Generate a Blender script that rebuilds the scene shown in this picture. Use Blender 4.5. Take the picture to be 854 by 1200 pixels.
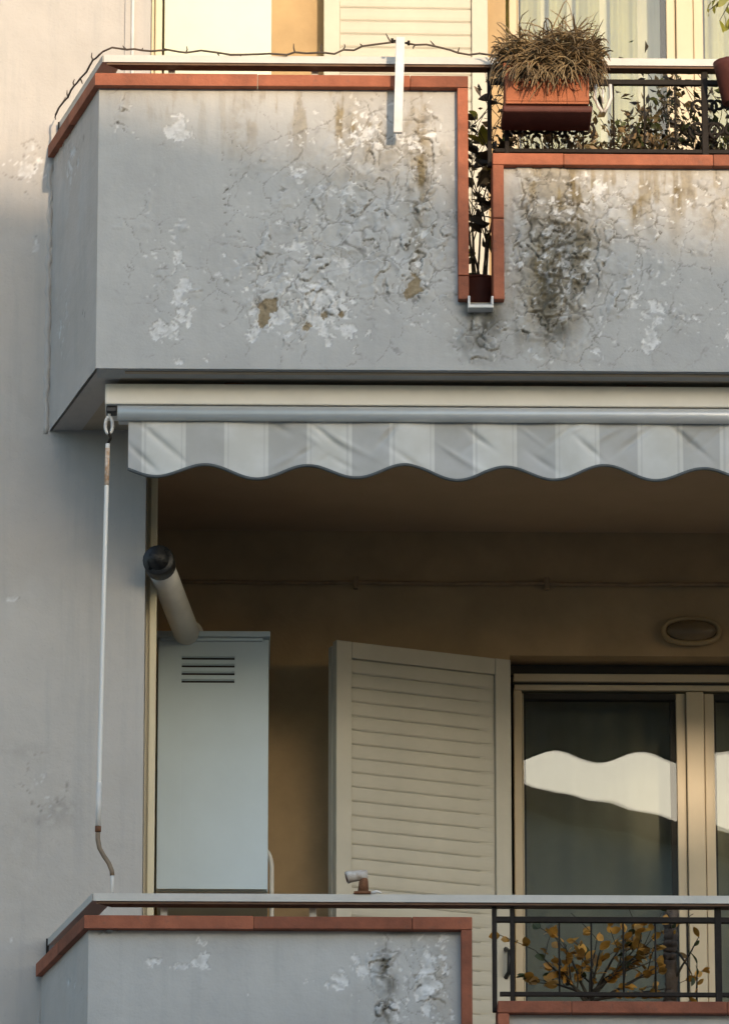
import bpy, bmesh, math, random
import numpy as np
from mathutils import Vector, Matrix
random.seed(7); rng = np.random.default_rng(11)
for o in list(bpy.data.objects): bpy.data.objects.remove(o)
SC = bpy.context.scene; COL = SC.collection

# ------------------------------------------------------------------ camera
FPX, YAW, PITCH, DIST = 7600.0, math.radians(1.1), math.radians(16.7), 22.14
PW, PH = 854.0, 1200.0
FW = Vector((math.sin(YAW)*math.cos(PITCH), math.cos(YAW)*math.cos(PITCH), math.sin(PITCH)))
RT = Vector((math.cos(YAW), -math.sin(YAW), 0)); UP = RT.cross(FW)
CAM = Vector((1.0, 0, 2.45)) - FW*DIST
def at(px, py, Y):
    "the real point at depth Y that lies on a given line of sight"
    d = FW + RT*((px-PW/2)/FPX) + UP*((PH/2-py)/FPX)
    return CAM + d*((Y-CAM.y)/d.y)
def ax(px, py, Y): return at(px, py, Y).x
def az(px, py, Y): return at(px, py, Y).z
cd = bpy.data.cameras.new('camera'); cam = bpy.data.objects.new('camera', cd); COL.objects.link(cam)
cd.sensor_fit = 'VERTICAL'; cd.sensor_height = 36; cd.lens = FPX/PH*36; cd.clip_start = .5; cd.clip_end = 2000
cam.matrix_world = Matrix(((RT.x, UP.x, -FW.x, CAM.x), (RT.y, UP.y, -FW.y, CAM.y), (RT.z, UP.z, -FW.z, CAM.z), (0,0,0,1)))
SC.camera = cam
# ------------------------------------------------------------------ light
SUN_AZ, SUN_EL = math.radians(15), math.radians(9.25)     # to the right of straight out, above the horizon
SUND = Vector((math.sin(SUN_AZ)*math.cos(SUN_EL), -math.cos(SUN_AZ)*math.cos(SUN_EL), math.sin(SUN_EL)))
w = bpy.data.worlds.new('World'); SC.world = w; w.use_nodes = True
nt = w.node_tree; bg = nt.nodes['Background']
sky = nt.nodes.new('ShaderNodeTexSky'); sky.sky_type = 'NISHITA'; sky.sun_disc = False
sky.sun_elevation = SUN_EL; sky.sun_rotation = math.pi - SUN_AZ
sky.air_density = 1.0; sky.dust_density = 1.5; sky.ozone_density = 2.0
nt.links.new(sky.outputs[0], bg.inputs[0]); bg.inputs[1].default_value = 0.15
sd = bpy.data.lights.new('sun', 'SUN'); sd.energy = 1.2; sd.angle = math.radians(.55); sd.color = (1, .77, .54)
sun = bpy.data.objects.new('sun', sd); COL.objects.link(sun)
sun.rotation_euler = (-SUND).to_track_quat('-Z', 'Y').to_euler(); sun.location = (10, -30, 20)
SC.view_settings.view_transform = 'Standard'; SC.view_settings.look = 'None'
SC.view_settings.exposure = 1.75; SC.view_settings.gamma = 1

# ------------------------------------------------------------------ materials
def mat(name, col, rough=.7, var=.0, vscale=8, bump=0, bscale=60, metal=0, col2=None, streak=None, spec=.4, objvar=0):
    m = bpy.data.materials.new(name); m.use_nodes = True; t = m.node_tree; N = t.nodes; L = t.links
    b = N['Principled BSDF']; b.inputs['Roughness'].default_value = rough; b.inputs['Metallic'].default_value = metal
    b.inputs['Specular IOR Level'].default_value = spec
    b.inputs['Base Color'].default_value = (*col, 1)
    tc = N.new('ShaderNodeTexCoord')
    if var or col2:
        n = N.new('ShaderNodeTexNoise'); n.inputs['Scale'].default_value = vscale; n.inputs['Detail'].default_value = 6; n.inputs['Roughness'].default_value = .62
        if streak:
            mp = N.new('ShaderNodeMapping'); mp.inputs['Scale'].default_value = streak; L.new(tc.outputs['Object'], mp.inputs[0]); L.new(mp.outputs[0], n.inputs['Vector'])
        else: L.new(tc.outputs['Object'], n.inputs['Vector'])
        r = N.new('ShaderNodeValToRGB'); r.color_ramp.elements[0].position = .3; r.color_ramp.elements[1].position = .72
        c2 = col2 or tuple(min(1, c*(1+var)) for c in col)
        c1 = tuple(c*(1-var) for c in col) if not col2 else col
        r.color_ramp.elements[0].color = (*c1, 1); r.color_ramp.elements[1].color = (*c2, 1)
        L.new(n.outputs['Fac'], r.inputs[0]); L.new(r.outputs[0], b.inputs['Base Color'])
    if objvar:
        oi = N.new('ShaderNodeObjectInfo'); mr = N.new('ShaderNodeMapRange'); mr.inputs[3].default_value = 1-objvar; mr.inputs[4].default_value = 1+objvar
        hs = N.new('ShaderNodeHueSaturation'); L.new(oi.outputs['Random'], mr.inputs[0]); L.new(mr.outputs[0], hs.inputs['Value'])
        gz = N.new('ShaderNodeTexNoise'); gz.inputs['Scale'].default_value = 26; gz.inputs['Detail'].default_value = 6; gz.inputs['Roughness'].default_value = .7; L.new(tc.outputs['Object'], gz.inputs['Vector'])
        gr = N.new('ShaderNodeValToRGB'); gr.color_ramp.elements[0].position = .56; gr.color_ramp.elements[1].position = .72; L.new(gz.outputs['Fac'], gr.inputs[0])
        gm = N.new('ShaderNodeMix'); gm.data_type = 'RGBA'; mu = N.new('ShaderNodeMath'); mu.operation = 'MULTIPLY'; mu.inputs[1].default_value = .55; L.new(gr.outputs[0], mu.inputs[0]); L.new(mu.outputs[0], gm.inputs[0])
        L.new(b.inputs['Base Color'].links[0].from_socket, gm.inputs[6]); gm.inputs[7].default_value = (col[0]*.42+.02, col[1]*.6+.02, col[2]*.7+.02, 1)
        L.new(gm.outputs[2], hs.inputs['Color']); L.new(hs.outputs[0], b.inputs['Base Color'])
    if bump:
        n2 = N.new('ShaderNodeTexNoise'); n2.inputs['Scale'].default_value = bscale; n2.inputs['Detail'].default_value = 5
        L.new(tc.outputs['Object'], n2.inputs['Vector'])
        bp = N.new('ShaderNodeBump'); bp.inputs['Strength'].default_value = bump; bp.inputs['Distance'].default_value = .004
        L.new(n2.outputs['Fac'], bp.inputs['Height']); L.new(bp.outputs[0], b.inputs['Normal'])
    return m
M = {}
M['coping'] = mat('terracotta_coping', (.265,.083,.040), .8, .28, 11, .5, 70, objvar=.28)
M['rail'] = mat('pale_rail_paint', (.47,.45,.40), .45, .08, 12, .1, 120)
M['iron'] = mat('dark_iron', (.018,.014,.011), .75, .3, 30, .3, 90, spec=.2)
M['rust'] = mat('rusty_iron', (.10,.040,.018), .85, .0, 40, .6, 150, col2=(.20,.085,.035))
M['cassette'] = mat('awning_casing', (.70,.655,.57), .5, .05, 7, .08, 60)
M['alu'] = mat('aluminium_bar', (.58,.57,.54), .35, .05, 9, .05, 60, metal=.25)
M['loggia'] = mat('ochre_loggia_paint', (.41,.288,.155), .85, .16, 4, .25, 70)
M['ceiling'] = mat('loggia_ceiling_paint', (.50,.365,.23), .9, .08, 3, .2, 70)
M['cream'] = mat('cream_lacquer', (.62,.54,.36), .45, .05, 6, .05, 40)
M['shutter'] = mat('cream_shutter_lacquer', (.46,.43,.35), .5, .07, 5, .08, 60)
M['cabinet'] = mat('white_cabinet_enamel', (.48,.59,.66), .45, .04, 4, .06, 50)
M['cabinet2'] = mat('pale_green_cabinet_enamel', (.60,.66,.52), .5, .05, 4, .06, 50)
M['black'] = mat('black_plastic', (.012,.012,.012), .45, .2, 30)
M['slot'] = mat('dark_slot', (.02,.019,.017), .8, .2, 30)
M['white'] = mat('white_paint', (.58,.555,.51), .5, .12, 14, .1, 80)
M['rodpaint'] = mat('crank_rod_paint', (.66,.63,.57), .4, .0, 5, .15, 90)
M['rodrust'] = mat('rod_rust_patch', (.36,.17,.06), .7, .0, 55, .3, 120, col2=(.64,.55,.45))
M['frame'] = mat('cream_window_frame', (.50,.42,.29), .4, .05, 6, .05, 50)
M['framedark'] = mat('dark_gasket', (.02,.017,.013), .7, .2, 20)
M['flue'] = mat('flue_enamel', (.62,.60,.55), .5, .08, 9, .08, 60)
M['planter'] = mat('terracotta_planter', (.33,.105,.045), .8, .2, 14, .3, 80)
M['planterdark'] = mat('dark_red_pot', (.085,.022,.014), .7, .2, 14, .3, 80)
M['soil'] = mat('potting_soil', (.03,.02,.013), 1, .3, 40, .8, 60)
M['cable'] = mat('brown_cable', (.30,.20,.11), .7, .2, 20)
M['lightring'] = mat('wall_light_rim', (.34,.24,.12), .5, .1, 20)
M['lens'] = mat('frosted_lens', (.17,.12,.065), .25, .1, 20)
M['weathered'] = mat('weathered_peg', (.30,.22,.15), .7, .0, 35, .4, 90, col2=(.58,.56,.52))
M['bark'] = mat('dark_bark', (.055,.038,.026), .9, .0, 25, .9, 60, col2=(.11,.08,.055))
M['twig'] = mat('dark_twig', (.04,.032,.02), .85, .3, 30)
M['curtain'] = mat('grey_green_sheer', (.235,.225,.175), .9, .12, 6, .1, 200)
M['sheer'] = mat('cream_sheer', (.58,.53,.36), .9, .1, 6)
M['curtain2'] = mat('olive_drape', (.36,.33,.15), .9, .15, 6, .1, 200)
M['asphalt'] = mat('asphalt', (.085,.083,.08), .9, .2, 3, .5, 90)
M['paving'] = mat('pavement', (.33,.32,.30), .9, .15, 2, .4, 60)
M['housewall'] = mat('house_plaster', (.46,.44,.40), .9, .12, 1.5, .3, 30)
M['housewall2'] = mat('house_plaster_rose', (.48,.38,.32), .9, .12, 1.5, .3, 30)
M['roof'] = mat('roof_tiles', (.16,.07,.045), .9, .25, 5, .6, 20)
M['room'] = mat('room_paint', (.30,.26,.20), .9, .1, 3)
M['wire'] = mat('wire_dark', (.07,.05,.035), .7, .3, 30)

def leafmat(name, c1, c2, trans=.25):
    m = bpy.data.materials.new(name); m.use_nodes = True; t = m.node_tree; N = t.nodes; L = t.links
    b = N['Principled BSDF']; b.inputs['Roughness'].default_value = .55
    oi = N.new('ShaderNodeTexCoord'); n = N.new('ShaderNodeTexNoise'); n.inputs['Scale'].default_value = 14; n.inputs['Detail'].default_value = 3
    g = N.new('ShaderNodeNewGeometry'); L.new(g.outputs['Position'], n.inputs['Vector'])
    r = N.new('ShaderNodeValToRGB'); r.color_ramp.elements[0].position = .35; r.color_ramp.elements[1].position = .65
    r.color_ramp.elements[0].color = (*c1,1); r.color_ramp.elements[1].color = (*c2,1)
    L.new(n.outputs['Fac'], r.inputs[0]); L.new(r.outputs[0], b.inputs['Base Color'])
    tr = N.new('ShaderNodeBsdfTranslucent'); L.new(r.outputs[0], tr.inputs[0])
    mx = N.new('ShaderNodeMixShader'); mx.inputs[0].default_value = trans
    L.new(b.outputs[0], mx.inputs[1]); L.new(tr.outputs[0], mx.inputs[2]); L.new(mx.outputs[0], N['Material Output'].inputs[0])
    return m
M['leaf_yellow'] = leafmat('autumn_leaf', (.22,.11,.02), (.68,.34,.05))
M['leaf_green'] = leafmat('green_leaf', (.025,.035,.010), (.07,.085,.02))
M['leaf_dark'] = leafmat('dark_leaf', (.018,.014,.008), (.045,.034,.016), .1)
M['leaf_bright'] = leafmat('bright_leaf', (.16,.17,.02), (.27,.25,.03))
M['dry'] = leafmat('dry_strand', (.12,.075,.035), (.34,.24,.12), .2)
M['twigleaf'] = leafmat('brown_green_leaf', (.05,.04,.015), (.16,.12,.05))

def plaster(c0=(.358,.350,.330), c1=(.442,.43,.40)):
    m = bpy.data.materials.new('peeling_plaster'); m.use_nodes = True; t = m.node_tree; N = t.nodes; L = t.links
    b = N['Principled BSDF']; b.inputs['Roughness'].default_value = .85; b.inputs['Specular IOR Level'].default_value = .25
    tc = N.new('ShaderNodeTexCoord')
    def noise(s, d=6, r=.6, vec=None, scale=None):
        n = N.new('ShaderNodeTexNoise'); n.inputs['Scale'].default_value = s; n.inputs['Detail'].default_value = d; n.inputs['Roughness'].default_value = r
        if scale:
            mp = N.new('ShaderNodeMapping'); mp.inputs['Scale'].default_value = scale; L.new(tc.outputs['Object'], mp.inputs[0]); L.new(mp.outputs[0], n.inputs['Vector'])
        else: L.new(tc.outputs['Object'], n.inputs['Vector'])
        return n.outputs['Fac']
    def ramp(f, p0, p1, c0, c1):
        r = N.new('ShaderNodeValToRGB'); r.color_ramp.elements[0].position = p0; r.color_ramp.elements[1].position = p1
        r.color_ramp.elements[0].color = (*c0,1); r.color_ramp.elements[1].color = (*c1,1); L.new(f, r.inputs[0]); return r.outputs[0]
    def mix(f, a, c, k=1.0):
        x = N.new('ShaderNodeMix'); x.data_type = 'RGBA'
        if k != 1.0:
            mu = N.new('ShaderNodeMath'); mu.operation = 'MULTIPLY'; mu.inputs[1].default_value = k; L.new(f, mu.inputs[0]); f = mu.outputs[0]
        L.new(f, x.inputs[0]); L.new(a, x.inputs[6])
        if isinstance(c, tuple): x.inputs[7].default_value = (*c,1)
        else: L.new(c, x.inputs[7])
        return x.outputs[2]
    def attr(n):
        a = N.new('ShaderNodeAttribute'); a.attribute_name = n; return a.outputs['Fac']
    base = ramp(noise(3.2), .3, .72, c0, c1)
    st = ramp(noise(6, 4, .6, scale=(3.2,1,.22)), .52, .75, (0,0,0), (1,1,1))
    base = mix(st, base, (.29,.29,.275), .35)
    sp = ramp(noise(95, 3, .7), .63, .72, (0,0,0), (1,1,1)); base = mix(sp, base, (.27,.27,.26), .3)
    base = mix(attr('faint'), base, (.50,.495,.475), .7)
    base = mix(attr('stain'), base, ramp(noise(30), .35, .65, (.14,.105,.055), (.30,.24,.14)))
    base = mix(attr('peel'), base, ramp(noise(40), .3, .7, (.50,.49,.47), (.66,.65,.62)))
    base = mix(attr('bare'), base, ramp(noise(45), .35, .65, (.19,.145,.085), (.30,.24,.155)))
    base = mix(attr('crack_and_shade'), base, ramp(noise(22), .35, .65, (.05,.043,.032), (.16,.145,.12)))  # real cracks plus the shadow painted under curled flakes
    base = mix(attr('algae'), base, ramp(noise(50), .35, .65, (.028,.026,.02), (.10,.09,.06)))
    L.new(base, b.inputs['Base Color'])
    bp = N.new('ShaderNodeBump'); bp.inputs['Strength'].default_value = .35; bp.inputs['Distance'].default_value = .003
    L.new(noise(110, 5, .65), bp.inputs['Height'])
    bp2 = N.new('ShaderNodeBump'); bp2.inputs['Strength'].default_value = .35; bp2.inputs['Distance'].default_value = .012
    L.new(noise(14, 3, .5), bp2.inputs['Height']); L.new(bp.outputs[0], bp2.inputs['Normal']); L.new(bp2.outputs[0], b.inputs['Normal'])
    return m
M['plaster'] = plaster(); M['plaster_wall'] = plaster((.40,.37,.33), (.455,.42,.375)); M['plaster_side'] = plaster((.435,.39,.34), (.505,.455,.405))
def wallmat():
    m = mat('facade_plaster', (.395,.365,.325), .9, .0, 1.6, .0, col2=(.455,.42,.375)); t = m.node_tree; N = t.nodes; L = t.links; b = N['Principled BSDF']
    tc = N['Texture Coordinate']
    src = b.inputs['Base Color'].links[0].from_socket
    n = N.new('ShaderNodeTexNoise'); n.inputs['Scale'].default_value = 4.5; n.inputs['Detail'].default_value = 8; n.inputs['Roughness'].default_value = .7; n.inputs['Distortion'].default_value = 1.2
    L.new(tc.outputs['Object'], n.inputs['Vector'])
    r = N.new('ShaderNodeValToRGB'); r.color_ramp.elements[0].position = .60; r.color_ramp.elements[1].position = .72; L.new(n.outputs['Fac'], r.inputs[0])
    x = N.new('ShaderNodeMix'); x.data_type = 'RGBA'; mu = N.new('ShaderNodeMath'); mu.operation = 'MULTIPLY'; mu.inputs[1].default_value = .35
    L.new(r.outputs[0], mu.inputs[0]); L.new(mu.outputs[0], x.inputs[0]); L.new(src, x.inputs[6]); x.inputs[7].default_value = (.28,.26,.23,1)
    L.new(x.outputs[2], b.inputs['Base Color'])
    h1 = N.new('ShaderNodeTexNoise'); h1.inputs['Scale'].default_value = 5; h1.inputs['Detail'].default_value = 4; L.new(tc.outputs['Object'], h1.inputs['Vector'])
    h2 = N.new('ShaderNodeTexNoise'); h2.inputs['Scale'].default_value = 85; h2.inputs['Detail'].default_value = 4; L.new(tc.outputs['Object'], h2.inputs['Vector'])
    b1 = N.new('ShaderNodeBump'); b1.inputs['Strength'].default_value = .5; b1.inputs['Distance'].default_value = .02; L.new(h1.outputs['Fac'], b1.inputs['Height'])
    b2 = N.new('ShaderNodeBump'); b2.inputs['Strength'].default_value = .35; b2.inputs['Distance'].default_value = .003; L.new(h2.outputs['Fac'], b2.inputs['Height'])
    L.new(b1.outputs[0], b2.inputs['Normal']); L.new(b2.outputs[0], b.inputs['Normal'])
    return m
M['wall'] = wallmat()
def glassmat():
    m = bpy.data.materials.new('window_glass'); m.use_nodes = True; t = m.node_tree; N = t.nodes; L = t.links
    N.remove(N['Principled BSDF'])
    tr = N.new('ShaderNodeBsdfTransparent'); tr.inputs[0].default_value = (.88,.90,.88,1)
    gl = N.new('ShaderNodeBsdfGlossy'); gl.inputs['Roughness'].default_value = .0; gl.inputs[0].default_value = (.93,.97,1,1)
    fr = N.new('ShaderNodeFresnel'); fr.inputs['IOR'].default_value = 1.55
    mx = N.new('ShaderNodeMixShader'); L.new(fr.outputs[0], mx.inputs[0]); L.new(tr.outputs[0], mx.inputs[1]); L.new(gl.outputs[0], mx.inputs[2])
    ge = N.new('ShaderNodeNewGeometry'); nn = N.new('ShaderNodeTexNoise'); nn.inputs['Scale'].default_value = 5; nn.inputs['Detail'].default_value = 1; L.new(ge.outputs['Position'], nn.inputs['Vector'])
    bp = N.new('ShaderNodeBump'); bp.inputs['Strength'].default_value = 1; bp.inputs['Distance'].default_value = .00014; L.new(nn.outputs['Fac'], bp.inputs['Height']); L.new(bp.outputs[0], gl.inputs['Normal'])
    L.new(mx.outputs[0], N['Material Output'].inputs[0]); return m
M['glass'] = glassmat()
def valmat():
    m = bpy.data.materials.new('striped_canvas'); m.use_nodes = True; t = m.node_tree; N = t.nodes; L = t.links
    b = N['Principled BSDF']; b.inputs['Roughness'].default_value = .9; b.inputs['Specular IOR Level'].default_value = .1
    a = N.new('ShaderNodeAttribute'); a.attribute_name = 'stripe'
    n = N.new('ShaderNodeTexNoise'); n.inputs['Scale'].default_value = 9; n.inputs['Detail'].default_value = 6
    tc = N.new('ShaderNodeTexCoord'); L.new(tc.outputs['Object'], n.inputs['Vector'])
    x = N.new('ShaderNodeMix'); x.data_type = 'RGBA'; L.new(a.outputs['Fac'], x.inputs[0]); x.inputs[6].default_value = (.60,.60,.575,1); x.inputs[7].default_value = (.445,.445,.435,1)
    r = N.new('ShaderNodeValToRGB'); r.color_ramp.elements[0].position = .35; r.color_ramp.elements[1].position = .7
    r.color_ramp.elements[0].color = (.86,.85,.82,1); r.color_ramp.elements[1].color = (1,1,1,1); L.new(n.outputs['Fac'], r.inputs[0])
    y = N.new('ShaderNodeMix'); y.data_type = 'RGBA'; y.blend_type = 'MULTIPLY'; y.inputs[0].default_value = 1; L.new(x.outputs[2], y.inputs[6]); L.new(r.outputs[0], y.inputs[7])
    L.new(y.outputs[2], b.inputs['Base Color'])
    tl = N.new('ShaderNodeBsdfTranslucent'); L.new(y.outputs[2], tl.inputs[0]); mx = N.new('ShaderNodeMixShader'); mx.inputs[0].default_value = .08
    L.new(b.outputs[0], mx.inputs[1]); L.new(tl.outputs[0], mx.inputs[2]); L.new(mx.outputs[0], N['Material Output'].inputs[0])
    return m
M['valance'] = valmat()

# ------------------------------------------------------------------ mesh helpers
class MB:
    def __init__(s): s.bm = bmesh.new()
    def box(s, x0, x1, y0, y1, z0, z1, bevel=0, seg=2, mtx=None):
        g = bmesh.ops.create_cube(s.bm, size=1); vs = g['verts']
        for v in vs: v.co = Vector(((x0+x1)/2+v.co.x*(x1-x0), (y0+y1)/2+v.co.y*(y1-y0), (z0+z1)/2+v.co.z*(z1-z0)))
        if mtx: bmesh.ops.transform(s.bm, matrix=mtx, verts=vs)
        if bevel:
            es = list({e for v in vs for e in v.link_edges})
            bmesh.ops.bevel(s.bm, geom=es, offset=bevel, segments=seg, affect='EDGES', profile=.5)
        return s
    def prism(s, pts, y0, y1):     # outline in XZ, extruded along Y
        a = [s.bm.verts.new((p[0], y0, p[1])) for p in pts]; b = [s.bm.verts.new((p[0], y1, p[1])) for p in pts]
        n = len(pts); s.bm.faces.new(a); s.bm.faces.new(b[::-1])
        for i in range(n): s.bm.faces.new((a[i], b[i], b[(i+1)%n], a[(i+1)%n]))
        return s
    def plan(s, pts, z0, z1):      # outline in XY, extruded up
        a = [s.bm.verts.new((p[0], p[1], z0)) for p in pts]; b = [s.bm.verts.new((p[0], p[1], z1)) for p in pts]
        n = len(pts); s.bm.faces.new(a[::-1]); s.bm.faces.new(b)
        for i in range(n): s.bm.faces.new((a[i], a[(i+1)%n], b[(i+1)%n], b[i]))
        return s
    def tube(s, pts, rad, n=8, closed=False, caps=True):
        pts = [Vector(p) for p in pts]; k = len(pts)
        rr = rad if isinstance(rad, (list, tuple)) else [rad]*k
        ref = None; rings = []
        for i, p in enumerate(pts):
            if closed: d = pts[(i+1)%k]-pts[i-1]
            else: d = pts[min(i+1, k-1)]-pts[max(i-1, 0)]
            d.normalize()
            if ref is None: ref = d.orthogonal().normalized()
            ref = (ref-d*ref.dot(d))
            if ref.length < 1e-5: ref = d.orthogonal()
            ref.normalize(); o = d.cross(ref)
            rings.append([s.bm.verts.new(p+(ref*math.cos(2*math.pi*j/n)+o*math.sin(2*math.pi*j/n))*rr[i]) for j in range(n)])
        for i in range(k if closed else k-1):
            a, b = rings[i], rings[(i+1)%k]
            for j in range(n): s.bm.faces.new((a[j], a[(j+1)%n], b[(j+1)%n], b[j]))
        if caps and not closed:
            s.bm.faces.new(rings[0][::-1]); s.bm.faces.new(rings[-1])
        return s
    def build(s, name, material, parent=None, smooth=False):
        bmesh.ops.recalc_face_normals(s.bm, faces=s.bm.faces)
        me = bpy.data.meshes.new(name); s.bm.to_mesh(me); s.bm.free()
        return link(name, me, material, parent, smooth)
def link(name, me, material, parent=None, smooth=False):
    o = bpy.data.objects.new(name, me); COL.objects.link(o)
    if material is not None and not me.materials: me.materials.append(M[material])
    if parent is not None:
        o.parent = parent; o.matrix_parent_inverse = Matrix.Translation(parent.location).inverted()
    if smooth: me.polygons.foreach_set('use_smooth', [True]*len(me.polygons))
    return o
def thing(name, label, cat, loc=(0,0,0), group=None):
    o = bpy.data.objects.new(name, None); COL.objects.link(o); o.location = loc; o.empty_display_size = .1
    o['label'] = label; o['category'] = cat
    if group: o['group'] = group
    return o
def struct(o): o['kind'] = 'structure'; return o
def BX(*a, bevel=0, **k): return MB().box(*a, bevel=bevel, **k)

# ------------------------------------------------------------------ numpy noise
def _hash(ix, iy, s): 
    h = np.sin(ix*127.1+iy*311.7+s*74.7)*43758.5453; return h-np.floor(h)
def vnoise(x, y, s=0):
    ix, iy = np.floor(x), np.floor(y); fx, fy = x-ix, y-iy; fx = fx*fx*(3-2*fx); fy = fy*fy*(3-2*fy)
    a = _hash(ix, iy, s)*(1-fx)+_hash(ix+1, iy, s)*fx; b = _hash(ix, iy+1, s)*(1-fx)+_hash(ix+1, iy+1, s)*fx
    return a*(1-fy)+b*fy
def fbm(x, y, s=0, o=4):
    v = 0; a = .5; t = 0
    for i in range(o): v = v+a*vnoise(x*2**i, y*2**i, s+i*3.3); t += a; a *= .5
    return v/t
def worley(x, y, s=0):
    ix, iy = np.floor(x), np.floor(y); f1 = np.full(x.shape, 9.); f2 = np.full(x.shape, 9.); cid = np.zeros(x.shape)
    for dx in (-1,0,1):
        for dy in (-1,0,1):
            cx, cy = ix+dx, iy+dy; px = cx+_hash(cx, cy, s); py = cy+_hash(cx, cy, s+5)
            d = np.hypot(px-x, py-y); nid = _hash(cx, cy, s+9)
            m = d < f1; f2 = np.where(m, f1, np.minimum(f2, d)); cid = np.where(m, nid, cid); f1 = np.where(m, d, f1)
    return f1, f2, cid
def sstep(a, b, x): t = np.clip((x-a)/(b-a), 0, 1); return t*t*(3-2*t)
RTn, UPn, FWn, CAMn = (np.array(v) for v in (RT, UP, FW, CAM))
def pxy(X, Y, Z):
    d = np.stack([X-CAM.x, Y-CAM.y, Z-CAM.z], -1); zz = d@FWn
    return PW/2+FPX*(d@RTn)/zz, PH/2-FPX*(d@UPn)/zz
def blobs(px, py, lst):
    v = np.zeros(px.shape)
    for (cx, cy, rx, ry, s) in lst:
        v = np.maximum(v, s*np.exp(-(((px-cx)/rx)**2+((py-cy)/ry)**2)))
    return v

def plaster_panel(name, p0, p1, nrm, z0, ztop, keep, feat, res, core, parent, pm='plaster'):
    """weathered plaster face from p0 to p1 (plan points), with flaked paint as real relief; core = plan solids behind it"""
    L = math.hypot(p1[0]-p0[0], p1[1]-p0[1]); ux, uy = (p1[0]-p0[0])/L, (p1[1]-p0[1])/L
    nx = max(2, int(L/res)); nz = max(2, int((ztop-z0)/res))
    s, z = np.meshgrid(np.linspace(0, L, nx+1), np.linspace(z0, ztop, nz+1)); X = p0[0]+ux*s; Y = p0[1]+uy*s
    px, py = pxy(X, Y, z)
    S, Z = s+feat.get('seed', 0), z
    wx = S+.06*(fbm(S*14, Z*14, 1)-.5)+.020*(fbm(S*55, Z*55, 2)-.5); wz = Z+.06*(fbm(S*14, Z*14, 3)-.5)+.020*(fbm(S*55, Z*55, 4)-.5)
    f1, f2, cid = worley(wx*38, wz*36, 3); g1, g2, gid = worley(wx*13, wz*12, 17); h1, h2, hid = worley(wx*7, wz*6, 29)
    nz1 = fbm(S*26, Z*26, 7); nz2 = fbm(S*8, Z*8, 8, 5); nz3 = fbm(S*60, Z*60, 12)
    dp = blobs(px, py, feat.get('peel', [])); dc = blobs(px, py, feat.get('crack_and_shade', [])); ds = blobs(px, py, feat.get('stain', []))
    db = blobs(px, py, feat.get('bare', [])); da = blobs(px, py, feat.get('algae', [])); df = blobs(px, py, feat.get('faint', []))
    nz4 = fbm(S*130, Z*130, 15, 3); score = .46*cid+.34*nz1+.24*gid+.42*(nz3-.5)+.22*(nz4-.5)
    pv = dp*.86-score-.02; peel = sstep(-.02, .012, pv)*(1-.62*sstep(.05, .13, pv)*sstep(.35, .6, nz3))
    k1, k2, kid = worley(wx*75, wz*60, 41); spk = blobs(px, py, feat.get('crack_and_shade', [])+feat.get('peel', []))
    fleck = (kid > .965-.09*spk)*sstep(.42, .30, k1+.5*(nz4-.5))*sstep(.12, .3, spk+.2*(nz1-.5)); peel = np.maximum(peel, .85*fleck)
    bare = sstep(-.03, .03, db-.42-1.1*(nz1-.5)-.7*(nz3-.5)-.25*(cid-.5))*(db > .12)
    d1 = f2-f1; d2 = g2-g1; d3 = h2-h1; gate = fbm(S*18, Z*18, 21)
    ck = np.maximum(sstep(.13, .035, d1)*sstep(.60, .88, dc+.55*(gate-.5)), (.75+.25*sstep(.6, .85, dc))*sstep(.085+.11*sstep(.6, .9, dc), .025, d2)*sstep(.30, .50, dc+.9*(gate-.5)))
    ck = np.maximum(ck, .7*sstep(.022, .006, d3)*sstep(.10, .25, dc+.35*(nz2-.5)))
    ck = ck*(.45+.55*sstep(.3, .6, nz3))
    cc = fbm(wx*9+3, wz*7.5, 51, 4)*4.6; fr = cc-np.floor(cc); g2 = sstep(.30, .58, dc+.75*(fbm(S*17, Z*17, 61)-.5))
    ln = sstep(.13, .0, fr)*g2*sstep(.32, .5, nz3+.25*(nz1-.5)); rim = sstep(.80, .95, fr)*g2; lift = fr*g2  # ln paints a shadow below each curled flake, rim a highlight on its edge
    ck = np.clip(np.maximum(ck*(.75+.25*sstep(.6, .85, dc)), .95*ln), 0, 1)
    dr = blobs(px, py, feat.get('drip', [])) 
    edge = np.clip(1-np.abs(dp*.86-score-.02)/.035, 0, 1)*(dp > .12); edge2 = edge*sstep(.45, .62, nz1+.2*(gid-.5))
    pits = sstep(.17, .1, f1)*(cid > .8)*sstep(.3, .6, blobs(px, py, feat.get('pits', []))+.3*(nz1-.5))
    stain = np.clip(.85*dr*sstep(.50, .66, fbm(S*42, Z*6, 71, 4)+.12*(nz3-.5))+.7*np.exp(-d2/.13)*sstep(.62, .95, dc)*sstep(.3, .6, nz1+.2)+ds*sstep(.30, .62, nz1+.25*(cid-.5)+.25*ds)*.95, 0, 1)
    algae = np.clip(da*sstep(.34, .6, nz3*.5+nz1*.5+.25*da), 0, 1)
    faint = np.clip(df*sstep(.4, .6, nz2)*.8+.75*rim+.5*sstep(.05, .12, d2)*sstep(.26, .15, d2)*sstep(.30, .5, dc+.6*(nz1-.5)), 0, 1)  # paler paint, plus highlights painted on curl rims and beside cracks
    h = .010*lift+.008*sstep(.0, .22, d2)*sstep(.3, .05, d2-.12)*sstep(.35, .8, dc)*sstep(.3, .6, gate)-.0026*peel-.004*bare+.0035*np.exp(-d1/.12)*sstep(.5, .85, dc)-.003*ck-.003*pits+.0014*edge+.004*(nz2-.5)+.0016*(nz1-.5)*sstep(.1, .5, dc+dp)
    fade = np.minimum.reduce([s/.02, (L-s)/.02, np.ones_like(s)]).clip(0, 1); h = h*fade
    X = X+nrm[0]*h; Y = Y+nrm[1]*h
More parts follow.
